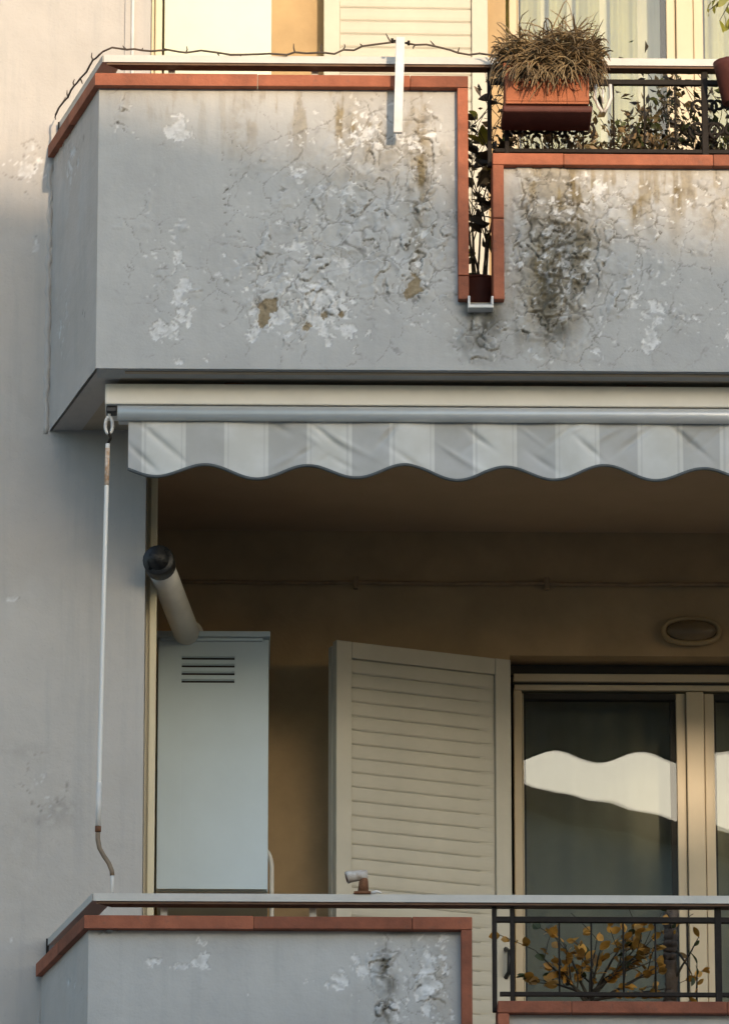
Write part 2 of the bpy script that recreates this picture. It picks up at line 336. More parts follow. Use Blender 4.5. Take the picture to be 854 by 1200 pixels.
    V = np.stack([X, Y, z], -1).reshape(-1, 3)
    ii = np.arange((nx+1)*(nz+1)).reshape(nz+1, nx+1)
    q = np.stack([ii[:-1,:-1], ii[:-1,1:], ii[1:,1:], ii[1:,:-1]], -1).reshape(-1, 4)
    cs = .5*(s[:-1,:-1]+s[1:,1:]).ravel(); cz = .5*(z[:-1,:-1]+z[1:,1:]).ravel(); q = q[keep(cs, cz)]
    bmx = MB()
    for c in core: bmx.plan(c[0], c[1], c[2])
    bmesh.ops.recalc_face_normals(bmx.bm, faces=bmx.bm.faces)
    bmx.bm.verts.ensure_lookup_table(); bmx.bm.verts.index_update()
    cv = [tuple(v.co) for v in bmx.bm.verts]; cf = [[v.index+len(V) for v in f.verts] for f in bmx.bm.faces]; bmx.bm.free()
    nv = len(V)+len(cv); nq = len(q); tot = q.tolist()+cf
    me = bpy.data.meshes.new(name); me.from_pydata(np.vstack([V, np.array(cv)]) if cv else V, [], tot)
    me.polygons.foreach_set('use_smooth', [True]*nq+[False]*len(cf))
    for nm, arr in (('peel', peel), ('crack_and_shade', np.clip(ck+pits*.8+.55*edge2, 0, 1)), ('stain', stain), ('bare', bare), ('algae', algae), ('faint', faint)):
        a = me.attributes.new(nm, 'FLOAT', 'POINT'); full = np.zeros(nv, np.float32); full[:len(V)] = arr.ravel(); a.data.foreach_set('value', full)
    me.update(); return link(name, me, pm, parent)

# ================================================================== THE SETTING
GZ = -5.6; ST = 3.0                       # street level, storey height
WY = .73; BY = 1.95                       # facade plane, loggia back wall plane (balcony fronts stand at Y = 0)
XL = ax(169, 800, WY); XR = 4.4           # loggia opening
X0 = ax(112.5, 430, 0); SPL = .180        # balcony front corner, splay of the balcony side over its depth
ZB = az(113, 431.5, 0)                    # underside of the upper balcony
street = struct(BX(-90, 90, -26, -4, GZ-.2, GZ).build('road', 'asphalt'))
g = struct(BX(-900, 900, -900, 900, GZ-1, GZ-.21).build('ground', 'asphalt'))
struct(BX(-90, 90, -4, WY+.02, GZ-.2, GZ+.13, bevel=.02).build('pavement', 'paving'))
struct(BX(-90, 90, -29.9, -26, GZ-.2, GZ+.13, bevel=.02).build('pavement', 'paving'))
for k in range(12):
    struct(BX(-40+k*7, -37+k*7, -15.07, -14.93, GZ+.004, GZ+.008).build('road_marking', 'white'))

# ------------------------------------------------------------------ the apartment building
BLD = thing('apartment_building', 'grey plastered apartment building with ochre recessed loggias behind its balconies', 'building', (0, 2, GZ))
BX(-7, XL, WY, WY+.3, GZ, 9.6).build('facade_wall', 'wall', BLD)
BX(XR, 8, WY, WY+.3, GZ, 9.6).build('facade_wall', 'wall', BLD)
BX(XL+.001, XR-.001, WY+.001, WY+.3, GZ, ZB-ST-.02).build('facade_wall', 'wall', BLD)
BX(XL+.001, XR-.001, WY+.001, WY+.3, ZB+ST+.02, 9.6).build('facade_wall', 'wall', BLD)
BX(-7.2, 8.2, WY-.5, 8, 9.6, 9.85, bevel=.02).build('roof_slab', 'wall', BLD)
BX(-7, -6.7, WY+.3, 8, GZ, 9.6).build('side_wall', 'wall', BLD); BX(7.7, 8, WY+.3, 8, GZ, 9.6).build('side_wall', 'wall', BLD)
BX(-6.7, 7.7, 7.7, 8, GZ, 9.6).build('rear_wall', 'wall', BLD)
# door opening in the loggia back wall, measured on the lower floor
DX0 = ax(598, 900, BY); DZ1 = az(700, 768.5, BY); DX1 = DX0+1.62
for k in (-1, 0, 1):                       # floor slabs
    BX(XL-.15, XR+.15, WY+.3, 7.69, ZB+k*ST+.0, ZB+k*ST+.25).build('floor_slab', 'ceiling', BLD)
    BX(XL+.001, XR-.001, WY+.001, WY+.299, ZB+k*ST+.0, ZB+k*ST+.25).build('floor_slab', 'ceiling', BLD)
for k in (0, 1):
    zf, zc = ZB+(k-1)*ST+.25, ZB+k*ST
    dz1 = DZ1+k*ST
    mb = MB(); mb.box(XL-.14, DX0, BY, BY+.28, zf, zc); mb.box(DX1, XR+.14, BY, BY+.28, zf, zc); mb.box(DX0, DX1, BY+.001, BY+.279, dz1, zc)
    mb.build('loggia_wall', 'loggia', BLD)
    BX(XL-.15, XL-.003, WY+.3, BY, zf, zc).build('loggia_side_wall', 'loggia', BLD)
    BX(XR+.003, XR+.15, WY+.3, BY, zf, zc).build('loggia_side_wall', 'loggia', BLD)
    mb = MB(); mb.box(DX0-.8, DX0-.7, BY+.28, 5, zf, zc); mb.box(DX1+.7, DX1+.8, BY+.28, 5, zf, zc); mb.box(DX0-.8, DX1+.8, 5, 5.1, zf, zc)
    mb.build('room_wall', 'room', BLD)
plaster_panel('plaster_face', (-1.0, WY-.006), (XL+.0, WY-.006), (0,-1), -.6, ZB+ST, lambda s_, z_: s_ > -1,
  dict(seed=13, peel=[(42,285,6,26,.72),(12,702,16,5,.8),(35,195,30,14,.6),(15,1120,12,30,.4)], crack_and_shade=[(35,195,40,40,.3),(60,930,40,50,.26)],
  algae=[(72,948,20,13,.30),(60,960,30,10,.2),(25,880,40,10,.14)], stain=[(20,1000,30,80,.10)], faint=[(40,240,50,60,.5),(20,700,40,30,.4),(30,480,60,60,.3)]), .008, [], BLD, 'plaster_wall')
# vertical cream screen guide at the edge of the loggia opening, on both floors
for k in (0, 1):
    zf, zc = ZB+(k-1)*ST+.25, ZB+k*ST-.005
    x0, x1 = ax(174.5, 800, .86), ax(183, 800, .86)
    mb = MB(); mb.box(x0, x1, .84, .90, zf, zc, bevel=.004); mb.box(x0-.012, x0+.001, .86, .88, zf, zc)
    mb.build('screen_guide', 'cream', BLD)
# caulk ridge where each balcony side meets the wall, thin conduit on the upper floor
def ridge(name, x, z0, z1, y, r, parent, m, seed):
    rr = random.Random(seed); n = 40
    MB().tube([(x+rr.uniform(-.004,.004), y, z0+(z1-z0)*i/n) for i in range(n+1)], [r*rr.uniform(.6,1.3) for _ in range(n+1)], 6).build(name, m, parent, True)
ridge('caulk_ridge', X0-SPL-.010, ZB-.01, ZB+1.0, WY-.002, .011, BLD, 'wall', 3)
ridge('caulk_ridge', X0-SPL-.006, ZB-ST, ZB+.95-ST, WY-.002, .006, BLD, 'wall', 4)
xc = ax(152, 30, WY)
CON = thing('wall_conduit', 'slim cream conduit running up the sunlit wall beside the upper loggia', 'conduit', (xc, WY, ZB+.3))
BX(xc-.017, xc+.017, WY-.014, WY-.001, ZB+.27, ZB+ST-.01, bevel=.003).build('channel', 'wall', CON)
MB().tube([(xc+.012, WY-.018, ZB+.27), (xc+.012, WY-.018, ZB+ST-.01)], .006, 8).build('pipe', 'white', CON, True)

# ------------------------------------------------------------------ balconies
CO = .035
Y_ = -CO
zc0, zc1 = az(330, 101, Y_), az(330, 87, Y_)           # coping of the tall left part
zr0, zr1 = az(720, 193.5, Y_), az(720, 180, Y_)        # coping of the low right part
xs0, xs1, xs2, xs3 = (ax(v, 220, Y_) for v in (536, 549, 577, 590))   # the slot and its trims
zs = az(562, 351, Y_)
F_up = dict(seed=0,
  peel=[(212,345,17,48,.95),(190,385,18,17,.95),(215,158,22,20,.62),(160,160,14,30,.4),(375,360,52,40,.86),(320,372,36,26,.86),(300,388,14,14,.7),(400,385,44,24,.7),(352,325,28,20,.66),(400,318,16,40,.6),
        (345,290,40,12,.5),(330,262,30,12,.5),(395,225,26,26,.7),(350,205,26,14,.6),(470,160,40,36,.52),(425,150,34,38,.62),(300,330,28,30,.55),(495,310,24,40,.62),(540,300,14,50,.34),(210,425,16,8,.62),(250,420,16,9,.5),(415,405,10,8,.8),
        (765,362,26,30,.74),(760,392,14,22,.8),(815,372,44,24,.5),(850,392,14,24,.66),(700,415,14,18,.6),(665,230,50,30,.5),(655,310,54,70,.6),(780,235,60,24,.42),(700,225,30,20,.52)],
  crack_and_shade=[(420,250,135,150,.50),(330,330,110,80,.48),(700,300,150,120,.46),(190,300,60,120,.28),(440,160,60,50,.66),(495,210,28,110,.72),(420,260,90,60,.42),(480,300,80,90,.58),(360,330,80,70,.56),(280,250,26,110,.36),(655,300,62,110,1.0),(620,240,22,70,.95),(640,370,40,40,.95),(565,392,34,36,.7),(700,270,50,60,.62),(760,250,60,40,.5),(830,240,40,40,.5),(750,330,60,40,.36),(140,120,16,40,.5)],
  pits=[(275,210,22,110,.8),(330,240,60,60,.35),(395,350,40,30,.5),(790,300,60,60,.3),(140,140,16,40,.6),(500,180,20,60,.5)],
  stain=[(495,180,12,70,.8),(490,260,9,70,.62),(410,150,20,40,.5),(280,150,16,40,.35),(650,230,44,55,.66),(640,330,40,70,.78),(690,290,24,50,.5),(790,235,10,50,.66),(745,245,12,26,.7),(835,250,18,40,.5),(800,225,55,28,.3),(430,190,70,30,.3)],
  drip=[(410,135,150,42,.75),(490,170,16,110,.7),(200,120,70,26,.35),(720,222,150,36,.75),(650,260,50,120,.6)],
  bare=[(485,337,11,13,.95),(309,372,7,13,.95),(318,360,8,9,.9),(383,368,5,6,.8),(400,368,5,5,.7),(359,385,6,6,.7),(640,355,9,12,.5)],
  algae=[(552,365,12,14,.9),(574,372,16,24,.85),(560,398,30,26,.5),(640,345,13,52,.78),(668,300,22,60,.42),(655,388,16,12,.75),(648,290,30,60,.34),(610,400,14,14,.3)],
  faint=[(400,200,110,60,.7),(230,300,60,90,.4),(360,350,90,60,.6),(700,240,110,50,.5),(490,250,40,120,.6)])
F_side = dict(seed=7, peel=[(85,190,12,40,.5),(75,380,10,60,.35)], crack_and_shade=[(70,160,30,40,.4)], pits=[(95,370,14,20,.6)], stain=[], bare=[], algae=[], faint=[(85,220,20,80,.8)])
F_lo = dict(seed=3, peel=[(182,1127,12,7,1.0),(212,1132,12,8,.9),(238,1126,14,11,1.05),(238,1103,8,8,.8),(355,1152,10,8,.6),(400,1150,16,14,.9),(425,1140,20,32,.66),(500,1150,16,44,.95),(520,1130,14,50,.62),(470,1180,30,30,.5),(530,1190,20,30,.6),(460,1130,20,30,.4)],
  crack_and_shade=[(450,1140,18,40,.8),(455,1190,18,30,.8),(500,1150,30,60,.55),(125,1090,14,6,.7)], pits=[(470,1120,30,30,.6)],
  stain=[(515,1150,12,50,.3)], bare=[], algae=[(450,1130,9,22,.62),(458,1155,9,14,.7),(470,1092,26,5,.7),(450,1190,10,14,.5),(125,1092,12,3,.6)], faint=[(420,1130,90,50,.5),(250,1130,60,40,.4)])
F_lside = dict(seed=9, peel=[(80,1150,10,8,.5)], pits=[(93,1158,4,8,1.0)], faint=[(85,1160,20,40,.4)])

def balcony(k, label, fmain, fside):
    dz = -ST*k
    B = thing('balcony', label, 'balcony', (X0+1, .3, ZB+dz), 'stacked balconies')
    zb, c0, c1, r0, r1, sl = (v+dz for v in (ZB, zc0, zc1, zr0, zr1, zs))
    xe = XR-.1
    # plaster faces
    xm = (xs0+xs1)/2+.01; xn = (xs2+xs3)/2-.01; xg = ax(880, 300, 0)     # fine face as far as the photo reaches
    def keep(s, z):
        x = s+X0
        return ~(((x > xm) & (x < xn) & (z > sl)) | ((x >= xn) & (z > r0+.005)))
    e = .011
    core = [([(X0+.003,e),(xm,e),(xm,.11),(X0+.003,.11)], zb+.001, c0), ([(xm,e),(xn,e),(xn,.11),(xm,.11)], zb+.001, sl), ([(xn,e),(xg,e),(xg,.11),(xn,.11)], zb+.001, r0)]
    plaster_panel('parapet_front', (X0,0), (xg,0), (0,-1), zb, c0, keep, fmain, .0042, core, B)
    core = [([(xg,e),(xe,e),(xe,.11),(xg,.11)], zb+.001, r0)]
    plaster_panel('parapet_front', (xg,0), (xe,0), (0,-1), zb, r0, lambda s, z: s > -1, dict(seed=5, crack_and_shade=[(950,300,80,80,.5)], peel=[(960,330,60,60,.6)]), .012, core, B)
    # splayed left side, plain right side
    L = math.hypot(SPL, WY); nn = (-WY/L, -SPL/L)
    a = Vector((X0,0)); bq = Vector((X0-SPL, WY)); inn = Vector((WY/L, SPL/L))
    ci = lambda p, d: (p.x+inn.x*d, p.y+inn.y*d)
    core = [([ci(bq,.011), ci(a,.014), ci(a,.11), ci(bq,.11)], zb+.0025, c0-.003)]
    plaster_panel('parapet_side', tuple(bq), tuple(a), nn, zb, c0, lambda s, z: s > -1, fside, .006, core, B, 'plaster_side')
    MB().plan([(xe-.11,.111),(xe-.001,.111),(xe-.001,WY),(xe-.11,WY)], zb+.001, r0).build('parapet_side', 'plaster', B)
    # slab, with a shallow drip lip at its front
    mb = MB(); mb.plan([(X0+.012,.012),(xe-.002,.012),(xe-.002,WY-.001),(X0-SPL+.014,WY-.001)], zb+.004, zb+.25)
    mb.build('slab', 'ceilsoff', B)
    MB().plan([(X0+.10,.03),(xe-.1,.03),(xe-.1,.05),(X0+.10,.05)], zb-.004, zb+.003).build('drip_bead', 'ceilsoff', B)
    # coping tiles
    def tile(x0, x1, y0, y1, z0, z1): 
        j = random.uniform(-.0015,.0015)
        BX(x0+.0004, x1-.0004, y0+j, y1, z0, z1+j, bevel=.0035).build('coping_tile', 'coping', B)
    xx = X0-CO*.6; cuts = [X0+.02+i*.53 for i in range(1, 3)]
    # front run of the tall part: first tile is mitred with the side run
    t = CO; px0 = X0-.030
    MB().plan([(X0-.014,-CO),(cuts[0]-.0004,-CO),(cuts[0]-.0004,.14),(X0+.085,.14)], c0, c1).build('coping_tile', 'coping', B)
    tile(cuts[0], cuts[1], -CO, .14, c0, c1); tile(cuts[1], xs1, -CO, .14, c0, c1)
    sd_ = lambda p, d: Vector((p.x+inn.x*d, p.y+inn.y*d))
    o1, o2, i1, i2 = sd_(a,-.034), sd_(bq,-.034), sd_(a,.12), sd_(bq,.12)
    dirv = (bq-a).normalized(); st = Vector((X0-.014,-CO)); 
    mid = st+dirv*.42; midi = mid+inn*.154; en = st+dirv*(.745/abs(dirv.y)); eni = en+inn*.154
    MB().plan([tuple(st), (X0+.084,.1405), tuple(midi), tuple(mid)], c0+.001, c1-.001).build('coping_tile', 'coping', B)
    e1 = (en.x, min(en.y, WY-.001)); e2 = (eni.x, WY-.001)
    m2 = mid+dirv*.002; m3 = midi+dirv*.002
    MB().plan([tuple(m2), tuple(m3), e2, e1], c0, c1).build('coping_tile', 'coping', B)
    # slot trims: vertical tiles
    zj = az(540, 323, Y_)+dz
    tile2 = lambda x0, x1, z0, z1: BX(x0, x1, -CO-.001, .135, z0+.0012, z1-.0012, bevel=.004).build('coping_tile', 'coping', B)
    tile2(xs0, xs1-.0008, zj, c0); tile2(xs0, xs1-.0008, sl, zj); tile2(xs2, xs3, sl, (sl+r0)/2+.05); tile2(xs2, xs3, (sl+r0)/2+.05, r0)
    xq = [xs2]+[ax(v, 186, Y_) for v in (660, 835)]; xq += [xq[-1]+.53*i for i in range(1, 4)]
    xq = [v for v in xq if v < xe-.1]+[xe+.03]
    for p, q in zip(xq, xq[1:]): tile(p, q, -CO, .14, r0, r1)
    # drain spout in the foot of the slot
    sx0, sx1 = ax(548, 354, -.05), ax(578, 354, -.05); z0, z1 = az(562, 361, -.05)+dz, az(562, 347, -.05)+dz
    mb = MB(); mb.box(sx0, sx1, -.055, .12, z0, z0+.012, bevel=.002); mb.box(sx0, sx0+.008, -.055, .12, z0+.0121, z1, bevel=.002); mb.box(sx1-.008, sx1, -.055, .12, z0+.0121, z1, bevel=.002)
    mb.build('drain_spout', 'white', B)
    # hand rail all along, turning along the splayed side
    hz1 = az(330, 1047.5, .02)+ST+dz; hz0 = az(330, 1056.5, .02)+ST+dz
    rr0 = .02; rr1 = .085
    c = X0+.012
    MB().plan([(c+rr0*.1,rr0),(xe-.02,rr0),(xe-.02,rr1),(c+.055,rr1)], hz0, hz1).build('handrail', 'rail', B)
    MB().plan([(c+.012,rr0+.006),(xe-.03,rr0+.006),(xe-.03,rr1-.003),(c+.062,rr1-.003)], hz0-.008, hz0-.0003).build('rail_strip', 'stripbrown', B)
    f0 = Vector((c-.002,rr0+.001)); f1_ = Vector((c+.0535,rr1)); d_ = dirv
    ee = f0+d_*.70; e3 = f1_+d_*.62
    MB().plan([tuple(f0), tuple(f1_), tuple(e3), tuple(ee)], hz0+.0005, hz1-.0005).build('handrail', 'rail', B)
    MB().plan([(ee.x-.006,ee.y),(ee.x+.004,ee.y),(ee.x+.004,ee.y+.012),(ee.x-.006,ee.y+.012)], hz0-.03, hz1-.0006).build('rail_end', 'iron', B)
    for xp in (X0+.25, X0+.75): BX(xp-.012, xp+.012, .08, .10, c1-.01, hz0, bevel=.002).build('rail_post', 'rail', B)
    # ironwork above the low part
    bz1, bz0 = az(700, 1075, .06)+ST+dz, az(700, 1081.5, .06)+ST+dz
    lz1, lz0 = az(700, 1163, .06)+ST+dz, az(700, 1168, .06)+ST+dz
    xa = ax(578, 1120, .06)
    BX(xa, xe, .05, .07, bz0, bz1, bevel=.002).build('rail_bar', 'iron', B)
    BX(xa+.02, xe, .052, .068, lz0, lz1, bevel=.002).build('rail_bar', 'iron', B)
    for pxp, wd in ((579, .0075), (600, .0075), (841, .011), (1105, .011)):
        x = ax(pxp, 1120, .06); BX(x-wd, x+wd, .048, .072, r1-.02, hz0, bevel=.002).build('rail_post', 'iron', B)
    x = ax(655, 1120, .06); p0 = MB().tube([(0,0,0),(0,0,bz0-lz1)], .0032, 6).build('baluster', 'iron', B, True); p0.location = (x, .06, lz1)
    for j in range(1, 22):
        xj = x+j*.1075
        if xj > xe: break
        if abs(xj-ax(841,1120,.06)) < .03 or abs(xj-ax(1105,1120,.06)) < .03: continue
        q = p0.copy(); COL.objects.link(q); q.parent = B; q.matrix_parent_inverse = p0.matrix_parent_inverse; q.location = (xj, .06, lz1)
    if k == 0:
        def scrl(cx, cz, r, fl, turns=1.35):
            pts = [(cx+fl*r*(1-.72*t)*math.cos(-1.2+t*turns*2*math.pi), .06, cz+r*(1-.72*t)*math.sin(-1.2+t*turns*2*math.pi)) for t in [i/30 for i in range(31)]]
            MB().tube(pts, .0058, 6).build('iron_scroll', 'iron', B, True)
        zmid_ = (bz0+lz1)/2
        for pxs in (612, 645, 678, 825, 848):
            for fl in (-1, 1):
                scrl(ax(pxs, 140, .06)+fl*.024, zmid_-.045, .032, fl); scrl(ax(pxs, 140, .06)+fl*.02, zmid_+.045, .026, fl, 1.2)
    return B
M['stripbrown'] = mat('brown_flat_iron', (.11,.06,.032), .7, .3, 20, .3, 60)
M['ceilsoff'] = mat('soffit_paint', (.42,.335,.235), .9, .15, 5, .3, 60)
UB = balcony(0, 'upper balcony with cracked grey plaster parapet, peeling paint and terracotta coping', F_up, F_side)
LB = balcony(1, 'lower balcony at the foot of the picture with pale handrail above terracotta coping', F_lo, F_lside)

# ================================================================== LOGGIA FITTINGS
def cabinet(k, label, m):
    dz = ST*k; Y = 1.5
    x0, x1 = ax(184, 900, Y), ax(314.5, 900, Y); z1, z0 = az(250, 744, Y)+dz, az(250, 1043, Y)+dz
    T = thing('boiler_cabinet', label, 'cabinet', ((x0+x1)/2, 1.7, z0), 'boiler cabinets in the loggias')
    BX(x0, x1, Y+.022, BY-.003, z0, z1-.01, bevel=.004).build('body', m, T)
    BX(x0-.004, x1+.005, Y-.012, BY-.003, z1-.0095, z1+.012, bevel=.003).build('lid', m, T)
    BX(x0+.008, x1-.022, Y-.004, Y+.021, z1-.024, z1-.0105, bevel=.003).build('top_rail', m, T)
    # door with four louvre slots: built round the openings
    sx0, sx1 = ax(213, 785, Y), ax(275, 785, Y); zz = [az(250, v, Y)+dz for v in (771, 780, 789, 798)]
    hz = .0068; zt = z1-.0255; zbm = z0+.004; L, R = x0+.003, x1-.003
    mb = MB(); mb.box(L, sx0, Y, Y+.02, zbm, zt); mb.box(sx1, R, Y, Y+.02, zbm, zt); prev = zt
    for z in zz: mb.box(sx0+.0001, sx1-.0001, Y+.0003, Y+.0197, z+hz, prev); prev = z-hz
    mb.box(sx0+.0001, sx1-.0001, Y+.0003, Y+.0197, zbm, prev)
    D = mb.build('door', m, T)
    BX(sx0-.01, sx1+.01, Y+.0205, Y+.0215, zz[-1]-.02, zz[0]+.02).build('vent_backing', 'slot', T)
    for z in zz:
        o = BX(sx0, sx1, -.006, .006, -.002, .002).build('louvre', m, T); o.location = (0, Y+.011, z+.007); o.rotation_euler = (math.radians(35), 0, 0)
    return T
cabinet(0, 'white enamel boiler cabinet with four vent slots in the lower loggia', 'cabinet')
cabinet(1, 'pale green sunlit boiler cabinet behind the upper balcony', 'cabinet2')

# flue pipe from behind the lower cabinet
pa, pb = at(222, 750, 1.60), at(185.5, 656, .60)
FL = thing('flue_pipe', 'grey enamel flue pipe with black end sticking out above the white boiler cabinet', 'flue pipe', pa)
d = (pb-pa).normalized(); R0 = .048
MB().tube([pa, pa+(pb-pa)*.5, pb-d*.05], [R0,R0,R0], 24).build('tube', 'flue', FL, True)
MB().tube([pa-d*.0, pa+d*.06, pa+d*.0601], [R0+.012, R0+.012, R0], 24).build('collar', 'flue', FL, True)
n = 24; mb = MB()
sect = [(-.075,R0+.002),(-.07,R0+.007),(-.004,R0+.007),(0,R0+.003),(0,R0-.010),(-.06,R0-.012)]
mb.tube([pb+d*s for s, r in sect], [r for s, r in sect], 24, caps=False); mb.build('terminal_ring', 'black', FL, True)
mb = MB(); mb.tube([pb-d*.058, pb-d*.056, pb-d*.006, pb-d*.004], [.043,.026,.022,.015], 18); mb.build('terminal_core', 'black', FL, True)

# pipe with a curved top beside the cabinet
Y = 1.78; x = ax(318.5, 1030, Y); xt = ax(309, 990, Y); zt = az(315, 991, Y)
BP = thing('bent_pipe', 'slim grey pipe with bent top just right of the white boiler cabinet', 'pipe', (x, Y, ZB-ST+.25))
pts = [(x, Y, ZB-ST+.25), (x, Y, zt-.09)]+[(xt+(x-xt)*math.cos(t), Y, zt-.09+.075*math.sin(t)) for t in [i*math.pi/2/8 for i in range(1, 9)]]+[(xt-.05, Y, zt-.014)]
MB().tube(pts, .0085, 10).build('pipe', 'flue', BP, True)
for zq in (zt-.35, zt-.8): BX(x-.014, x+.014, Y-.012, BY-.002, zq-.008, zq+.008, bevel=.002).build('pipe_clip', 'alu', BP)

# cable along the wall
zk = az(417, 684, BY)
CB = thing('wall_cable', 'thin brown cable clipped along the dark wall above the open shutter', 'cable', (ax(417,684,BY), BY, zk))
pts = [(XL+.02+(XR-XL-.05)*i/60, BY-.011, zk+.0015*math.sin(i*.7)+.001*math.sin(i*1.9)) for i in range(61)]
MB().tube(pts, .0085, 8).build('cable', 'cable', CB, True)
for pxk in (417, 640, 900):
    x = ax(pxk, 684, BY); BX(x-.009, x+.009, BY-.022, BY-.001, zk-.024, zk+.024, bevel=.003).build('cable_clip', 'cable', CB)

# oval bulkhead light
pc = at(809, 742, BY)
WL = thing('wall_light', 'unlit oval bulkhead light on the wall above the lower window', 'wall light', pc)
def oval(rx, rz, y, n=40): return [(pc.x+rx*math.copysign(abs(math.cos(t))**.8, math.cos(t)), y, pc.z+rz*math.copysign(abs(math.sin(t))**.8, math.sin(t))) for t in [2*math.pi*i/n for i in range(n)]]
mb = MB(); mb.prism([(p[0],p[2]) for p in oval(.107,.05,0)], BY-.03, BY-.001); mb.build('base', 'lightring', WL)
MB().tube(oval(.102,.047,BY-.032), .0095, 10, closed=True).build('rim', 'lightring', WL, True)
bm = bmesh.new(); bmesh.ops.create_uvsphere(bm, u_segments=28, v_segments=14, radius=1)
for v in bm.verts: v.co = Vector((pc.x+v.co.x*.095, BY-.03+v.co.y*.035, pc.z+v.co.z*.042))
o = MB(); o.bm.free(); o.bm = bm; o.build('lens', 'lens', WL, True)

# ------------------------------------------------------------------ shutters
def shutter(name, label, hinge, free, z0, z1, group, handle=True, mat_='shutter'):
    """leaf from its hinge to its free edge (plan points), upright between z0 and z1"""
    T = thing(name, label, 'shutter', (hinge[0], hinge[1], z0), group)
    hv, fv = Vector(hinge), Vector(free); W = (fv-hv).length; ang = math.atan2(fv.y-hv.y, fv.x-hv.x)
    mt = Matrix.Translation((hinge[0], hinge[1], 0)) @ Matrix.Rotation(ang, 4, 'Z')
    # local: x from hinge to free edge, y+ = towards the street when the leaf runs to the left
    S = .062; TH = .018
    bx = lambda *a, bevel=.003: MB().box(*a, bevel=bevel, mtx=mt)
    bx(0, S, -TH, TH, z0, z1).build('stile', mat_, T); bx(W-S, W, -TH, TH, z0, z1).build('stile', mat_, T)
    bx(S, W-S, -TH+.001, TH-.001, z1-S, z1-.0005).build('top_rail', mat_, T); bx(S, W-S, -TH+.001, TH-.001, z0, z0+.1).build('bottom_rail', mat_, T)
    pitch = .0535; n = int((z1-z0-.1-S)/pitch); za = z1-S
    tilt = math.radians(-2)
    hh = pitch/2-.0008; sec = [(-.004,-hh),(.0005,-hh),(.0034,-hh*.76),(.0046,-hh*.3),(.0046,hh*.3),(.0034,hh*.76),(.0005,hh),(-.004,hh)]
    sb = MB(); va = [[sb.bm.verts.new((xx, y_, z_)) for y_, z_ in sec] for xx in (S+.001, W-S-.001)]
    for q in range(8): sb.bm.faces.new((va[0][q], va[0][(q+1)%8], va[1][(q+1)%8], va[1][q]))
    sb.bm.faces.new(va[0]); sb.bm.faces.new(va[1][::-1]); s0 = sb.build('slat', mat_, T)
    rot = mt.to_3x3().to_euler().z
    for i in range(n):
        o = s0 if i == 0 else s0.copy()
        if i: COL.objects.link(o); o.parent = T; o.matrix_parent_inverse = s0.matrix_parent_inverse
        o.location = (hinge[0], hinge[1], za-pitch*(i+.5)); o.rotation_euler = (tilt+random.uniform(-.025,.025), 0, rot)
        o.rotation_mode = 'XYZ'
    bx(S+.003, W-S-.003, -.0115, -.0095, z0+.1, z1-S, bevel=0).build('backing_sheet', mat_, T)
    if handle:
        b = MB(); b.tube([(S*.45, TH, z0+1.02), (S*.45, TH+.03, z0+1.035), (S*.45, TH+.034, z0+1.11), (S*.45, TH, z0+1.125)], .009, 8); bmesh.ops.transform(b.bm, matrix=mt, verts=b.bm.verts[:])
        b.build('pull_handle', 'black', T, True)
    return T
ZF = ZB-ST+.25
hx = ax(596.5, 900, BY-.03); hz = az(590, 775, BY-.03)
fr = at(392, 753, BY-.03-.27)
shutter('louvred_shutter', 'half-open cream louvred shutter leaf left of the lower window', (hx, BY-.035), (fr.x, BY-.30), ZF+.02, hz, 'louvred shutters')
# second leaf folded behind the first
shutter('louvred_shutter', 'folded second shutter leaf showing as a thin edge behind the half-open leaf', (fr.x-.016, BY-.262), (hx-.06, BY-.055+.012), ZF+.02, hz-.012, 'louvred shutters', handle=False)
ux0, ux1 = ax(379, 40, BY-.05), ax(571, 40, BY-.05)
shutter('louvred_shutter', 'sunlit cream louvred shutter folded flat behind the upper balcony', (ux1, BY-.06), (ux0, BY-.075), ZF+ST+.02, hz+ST, 'louvred shutters', handle=False)

